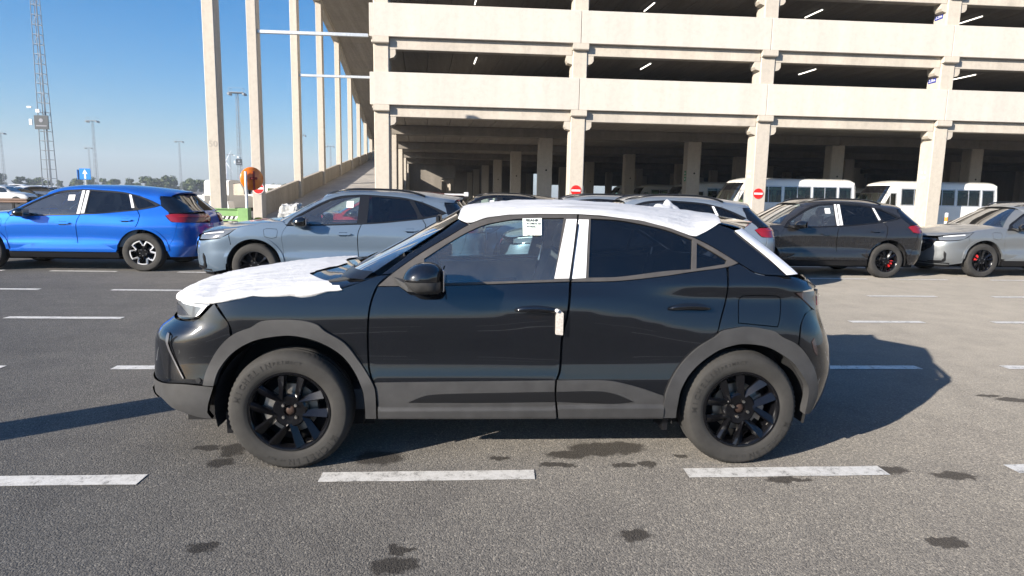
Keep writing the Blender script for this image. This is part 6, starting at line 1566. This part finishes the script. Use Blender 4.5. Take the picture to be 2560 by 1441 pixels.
# ------------------------------------------------------------------ trees on the horizon
def leafmat():
    m, nt, b, o = new_mat('foliage'); g_ = nt.nodes.new('ShaderNodeNewGeometry'); oi = nt.nodes.new('ShaderNodeObjectInfo')
    r = ramp(nt, [(0, (.035, .062, .018)), (.5, (.065, .105, .030)), (1, (.12, .15, .05))]); nt.links.new(g_.outputs['Random Per Island'], r.inputs[0])
    r2 = ramp(nt, [(0, (.75, .85, .9)), (1, (1.15, 1.05, .9))]); nt.links.new(oi.outputs['Random'], r2.inputs[0])
    nt.links.new(mixc(nt, 1, r.outputs[0], r2.outputs[0], 'MULTIPLY'), b.inputs['Base Color']); b.inputs['Roughness'].default_value = .7; return m
M['leaf'] = leafmat()
def tree_mesh(seed, H=12.0, Wd=5.0):
    rnd = random.Random(seed); V = []; F = []
    blobs = [(rnd.uniform(-.55, .55)*Wd, rnd.uniform(-.55, .55)*Wd, H*rnd.uniform(.30, .86), rnd.uniform(.22, .48)*Wd) for _ in range(15)]
    blobs += [(rnd.uniform(-.8, .8)*Wd, rnd.uniform(-.6, .6)*Wd, H*rnd.uniform(.10, .35), rnd.uniform(.25, .40)*Wd) for _ in range(6)]
    for bx, by, bz, br in blobs:
        for _ in range(75):
            d = Vector((rnd.gauss(0, 1), rnd.gauss(0, 1), rnd.gauss(0, 1))).normalized()*br*rnd.uniform(.65, 1.08); c_ = Vector((bx, by, bz))+Vector((d.x, d.y, d.z*.8))
            if c_.z < .2: continue
            n = (d.normalized()+Vector((rnd.gauss(0, .5), rnd.gauss(0, .5), rnd.gauss(0, .5)+.3))).normalized(); a = n.orthogonal().normalized(); b_ = n.cross(a); s = rnd.uniform(.35, .75)
            k = len(V); V += [tuple(c_+a*s), tuple(c_+b_*s*.8), tuple(c_-a*s), tuple(c_-b_*s*.7)]; F.append((k, k+1, k+2, k+3))
    me = bpy.data.meshes.new('crown'); me.from_pydata(V, [], F); me.materials.append(M['leaf'])
    tr = MB().tube((0, 0, -.2), (.1, 0, H*.5), .28, .14, n=7); 
    for k in range(4): a = k*1.7; tr.tube((.06, 0, H*(.3+.05*k)), (math.cos(a)*Wd*.4, math.sin(a)*Wd*.4, H*(.55+.05*k)), .10, .04, n=5)
    return me, tr.mesh('trunk', M['bark'])
TM = [tree_mesh(k, 11+k % 3, 4.6+.5*(k % 4)) for k in range(6)]
rt = random.Random(5)
def tree(x, y, s, k, lab):
    t = thing('tree', lab, 'tree', (x, y, 0), rt.uniform(0, 6.28), 'trees along the horizon'); t.scale = (s*rt.uniform(.9, 1.3), s, s)
    obj('crown', TM[k][0], t); obj('trunk', TM[k][1], t)
for k in range(26): tree(-352+k*4.2+rt.uniform(-2, 2), 500+rt.uniform(-15, 25), rt.uniform(.55, .80)+(.22 if k in (3, 4) else 0), k % 6, 'dark green tree in the low far row at the left edge')
for k in range(24): tree(-300+k*3.4+rt.uniform(-3, 3), 520+rt.uniform(-15, 25), rt.uniform(.28, .42), k % 6, 'low far bush above the blue SUV roof')
for k in range(24): tree(-236+k*2.6+rt.uniform(-2, 2), 495+rt.uniform(-20, 20), rt.uniform(.68, .95)+(.12 if k in (6, 7, 8) else 0), (k*5) % 6, 'dark green tree in the far clump left of the first ramp column')
for k in range(30): tree(-180+k*3.1+rt.uniform(-2, 2), 500+rt.uniform(-20, 20), rt.uniform(.55, .78), (k*3) % 6, 'dark green tree in the far row seen between the ramp columns')

# ------------------------------------------------------------------ street furniture
def no_entry(x, y, z, r, label, rim=False):
    t = thing('no_entry_sign', label, 'road sign', (x, y, z), 0, 'round red no-entry signs')
    MB().lathe([(0, -.012), (r*(.93 if rim else 1), -.012), (r*(.93 if rim else 1), 0)], 40).build('red_disc', M['sign_red'], t, fix=True)
    if rim: MB().lathe([(r*.925, -.010), (r, -.010), (r, .004), (0, .004)], 40).build('white_rim', M['sign_white'], t, fix=True)
    MB().box(-r*.86, r*.86, -.017, -.0125, -r*.17, r*.17).build('white_bar', M['sign_white'], t)
no_entry(5.07, 30.086, 1.84, .243, 'round red no-entry sign on the column behind the black car roof')
no_entry(13.84, 30.086, 1.86, .243, 'round red no-entry sign on the column before the white minibus')
no_entry(-9.36, 29.98, 1.66, .255, 'round red no-entry sign with white rim beside the orange mirror', True)
for k, (z, lab) in enumerate(((7.40, 'small blue height sign on the lower storey column at right'), (10.32, 'small blue height sign on the upper storey column at right'))):
    t = thing('height_sign', lab, 'sign', (COLX[3]-.345, 30.62, z), 0, 'blue height signs on the garage columns')
    MB().box(-.012, -.002, -.26, .26, -.115, .115).build('plate', M['sign_navy'], t)
    obj('lettering', text_mesh('2.25m', .175, M['sign_white'], True, .001), t, (-.0145, 0, 0), (PI/2, 0, -PI/2))
for k, z in enumerate((2.72, 3.06)):
    t = thing('exit_sign', ('lower', 'upper')[k]+' green exit plate on the inner column left of the minibuses', 'sign', (COLX[2]+SK*7.75-.41, 38.0, z), 0, 'green exit plates')
    MB().box(-.014, -.002, -.16, .16, -.13, .13).build('plate', simple('exit_green', (.01, .22, .09), .4), t); MB().prism([(-.10, -.02), (.02, -.02), (.02, -.06), (.11, .0), (.02, .06), (.02, .02), (-.10, .02)], -.018, -.0145, 'x').build('arrow', M['sign_white'], t)
for x, z, lab in ((.42, 8.21, 'lit tube lamp under the middle deck, leftmost bay'), (9.15, 8.21, 'lit tube lamp under the middle deck, second bay'), (17.75, 8.21, 'lit tube lamp under the middle deck, third bay'), (26.4, 8.21, 'lit tube lamp under the middle deck, rightmost bay'),
                  (.42, 11.11, 'lit tube lamp under the top deck, leftmost bay'), (9.2, 11.11, 'lit tube lamp under the top deck, second bay'), (17.85, 11.11, 'lit tube lamp under the top deck, third bay'), (26.4, 11.11, 'lit tube lamp under the top deck, rightmost bay')):
    t = thing('tube_lamp', lab, 'lamp', (x, 33.0, z), 0, 'tube lamps under the decks')
    MB().box(-.06, .06, 0, 1.55, .05, .12).build('housing', M['galv'], t, rot=(0, 0, R(4))); MB().tube((0, .02, .03), (-.0, 1.53, .03), .024, n=8).build('tube', M['tube'], t, rot=(0, 0, R(4)))
# one-way sign
ow = thing('one_way_sign', 'square blue one-way sign with white arrow behind the blue SUV', 'road sign', (-25.18, 45, 0))
MB().box(-.36, .36, -.03, 0, 2.08, 2.80, .012).build('plate', M['sign_blue'], ow)
MB().prism([(-.055, 2.14), (.055, 2.14), (.055, 2.48), (.17, 2.44), (.0, 2.74), (-.17, 2.44), (-.055, 2.48)], -.036, -.031, 'y').build('arrow', M['sign_white'], ow, fix=True)
MB().tube((0, .04, 0), (0, .04, 2.75), .035, n=10).build('post', M['galv'], ow)
MB().box(-.50, -.47, -.05, .60, 2.08, 2.72).build('side_plate', M['sign_blue'], ow)
# traffic mirror seen from behind
tm = thing('traffic_mirror', 'orange back of a round traffic mirror on a white post', 'traffic mirror', (-7.26, 22.0, 0))
MB().tube((0, 0, 0), (0, 0, 2.17), .042, n=12).build('post', M['white_obj'], tm, smooth=True, angle=40)
ds = MB().lathe([(0, -.11), (.12, -.10), (.25, -.06), (.34, -.01), (.375, .01), (.385, .035), (.375, .05)], 40); dsh_ = ds.build('mirror_back', M['orange'], tm, smooth=True, angle=50, loc=(.13, .24, 1.94), rot=(0, 0, R(38)), fix=True)
MB().lathe([(0, .09), (.2, .075), (.36, .045)], 40).build('mirror_face', M['chrome'], tm, smooth=True, loc=(.13, .24, 1.94), rot=(0, 0, R(38)))
MB().box(-.02, .04, -.13, -.105, -.36, .25).box(-.12, .12, -.13, -.106, -.03, .05).tube((0, -.13, 0), (-.12, -.28, 0), .02, n=6).build('bracket', M['dark_red'], tm, loc=(.13, .24, 1.94), rot=(0, 0, R(38)))
# green barrier on a concrete plinth
gb = thing('green_barrier', 'green steel barrier with black and white hazard stripes', 'barrier', (0, 22, 0))
MB().box(-9.9, -7.52, -.08, .08, .54, .92, .012).build('beam', M['green'], gb); MB().box(-9.9, -7.52, -.13, .13, .921, .95).build('top_flange', M['green'], gb)
MB().box(-7.515, -7.17, -.16, .16, .50, .97, .015).build('end_post', M['green'], gb)
for k in range(15):
    x = -9.75+k*.15
    MB().prism([(x, .60), (x+.075, .60), (x+.125, .70), (x+.05, .70)], -.086, -.081, 'y').build('stripe', M['stripe_w'], gb, fix=True)
MB().box(-9.8, -7.56, -.0808, -.0802, .595, .705).build('stripe_ground', M['stripe_k'], gb)
pl_ = MB().box(-10.2, -7.0, 21.6, 22.5, -.02, .50, .03).build('concrete_plinth', M['conc_wall']); tag(pl_, 'sandy concrete plinth under the green barrier', 'plinth')
yb = MB().lathe([(0, .66), (.10, .65), (.17, .58), (.20, .40), (.21, 0)], 20, axis='z').build('yellow_bollard', M['yellow'], loc=(-7.02, 22.4, 0), smooth=True, fix=True); tag(yb, 'yellow bollard at the right end of the green barrier', 'bollard')
for x, lab in ((-12.45, 'white concrete block behind the green barrier, left one'), (-11.75, 'white concrete block behind the green barrier, right one')):
    b_ = MB().prism([(-.25, 0), (-.22, .15), (-.09, 1.02), (.09, 1.02), (.22, .15), (.25, 0)], -.4, .4, 'y').build('concrete_block', M['sign_white'], loc=(x, 33, 0), fix=True); tag(b_, lab, 'concrete block', 'white concrete blocks')
hp = MB()
def heap(u, v):
    a = 2*PI*u; z = v; rr = (1-.25*z**3); p = (math.copysign(abs(math.cos(a))**.5, math.cos(a))*.42*rr, math.copysign(abs(math.sin(a))**.5, math.sin(a))*.38*rr, 1.06*min(1, z*1.25))
    if v > .8: k = (1-v)/.2; p = (p[0]*k, p[1]*k, 1.06)
    n = noise.noise(Vector((p[0]*5, p[1]*5, p[2]*4)))*.20+noise.noise(Vector((p[0]*13, p[1]*13, p[2]*11)))*.10; return (p[0]*(1+n), p[1]*(1+n), max(0, p[2]+n*.6))
hp.grid(heap, 40, 26); o = hp.build('tarpaulin_bundle', M['tarp'], loc=(-6.42, 24.3, 0), smooth=False, fix=True); tag(o, 'crumpled grey tarpaulin bundle at the foot of the ramp', 'bundle')
pp = thing('marker_post', 'slim orange and white marker post before the right-hand minibus', 'post', (21.78, 28, 0))
for k in range(6): MB().tube((0, 0, k*.19), (0, 0, k*.19+.188), .07, n=14).build('band', M['sign_white'] if k % 2 else simple('post_orange', (.7, .25, .03), .5), pp, smooth=True, angle=40)
ps = MB().lathe([(0, 1.72), (.12, 1.71), (.19, 1.62), (.20, .2), (.24, .18), (.24, 0)], 24, axis='z').build('concrete_post', M['conc_wall'], loc=(-4.55, 2.98, 0), smooth=True, angle=40, fix=True); tag(ps, 'grey concrete post left of the picture, throwing a long shadow to the black car', 'post')  # plain post added out of view to cast a bystander's shadow

# ------------------------------------------------------------------ morning haze
hm = bpy.data.materials.new('haze'); hm.use_nodes = True; ht = hm.node_tree; ht.nodes.clear()
ho = ht.nodes.new('ShaderNodeOutputMaterial'); hv = ht.nodes.new('ShaderNodeVolumePrincipled'); ht.links.new(hv.outputs[0], ho.inputs['Volume'])
hv.inputs['Color'].default_value = (.68, .75, .86, 1); hv.inputs['Density'].default_value = 0.0004; hv.inputs['Anisotropy'].default_value = 0.0
hz = MB().box(-2620, 2620, -2620, 2620, -1.0, 130.0).build('haze', hm); tag(hz, 'thin pale morning haze over the yard', kind='stuff')
hz.visible_shadow = True
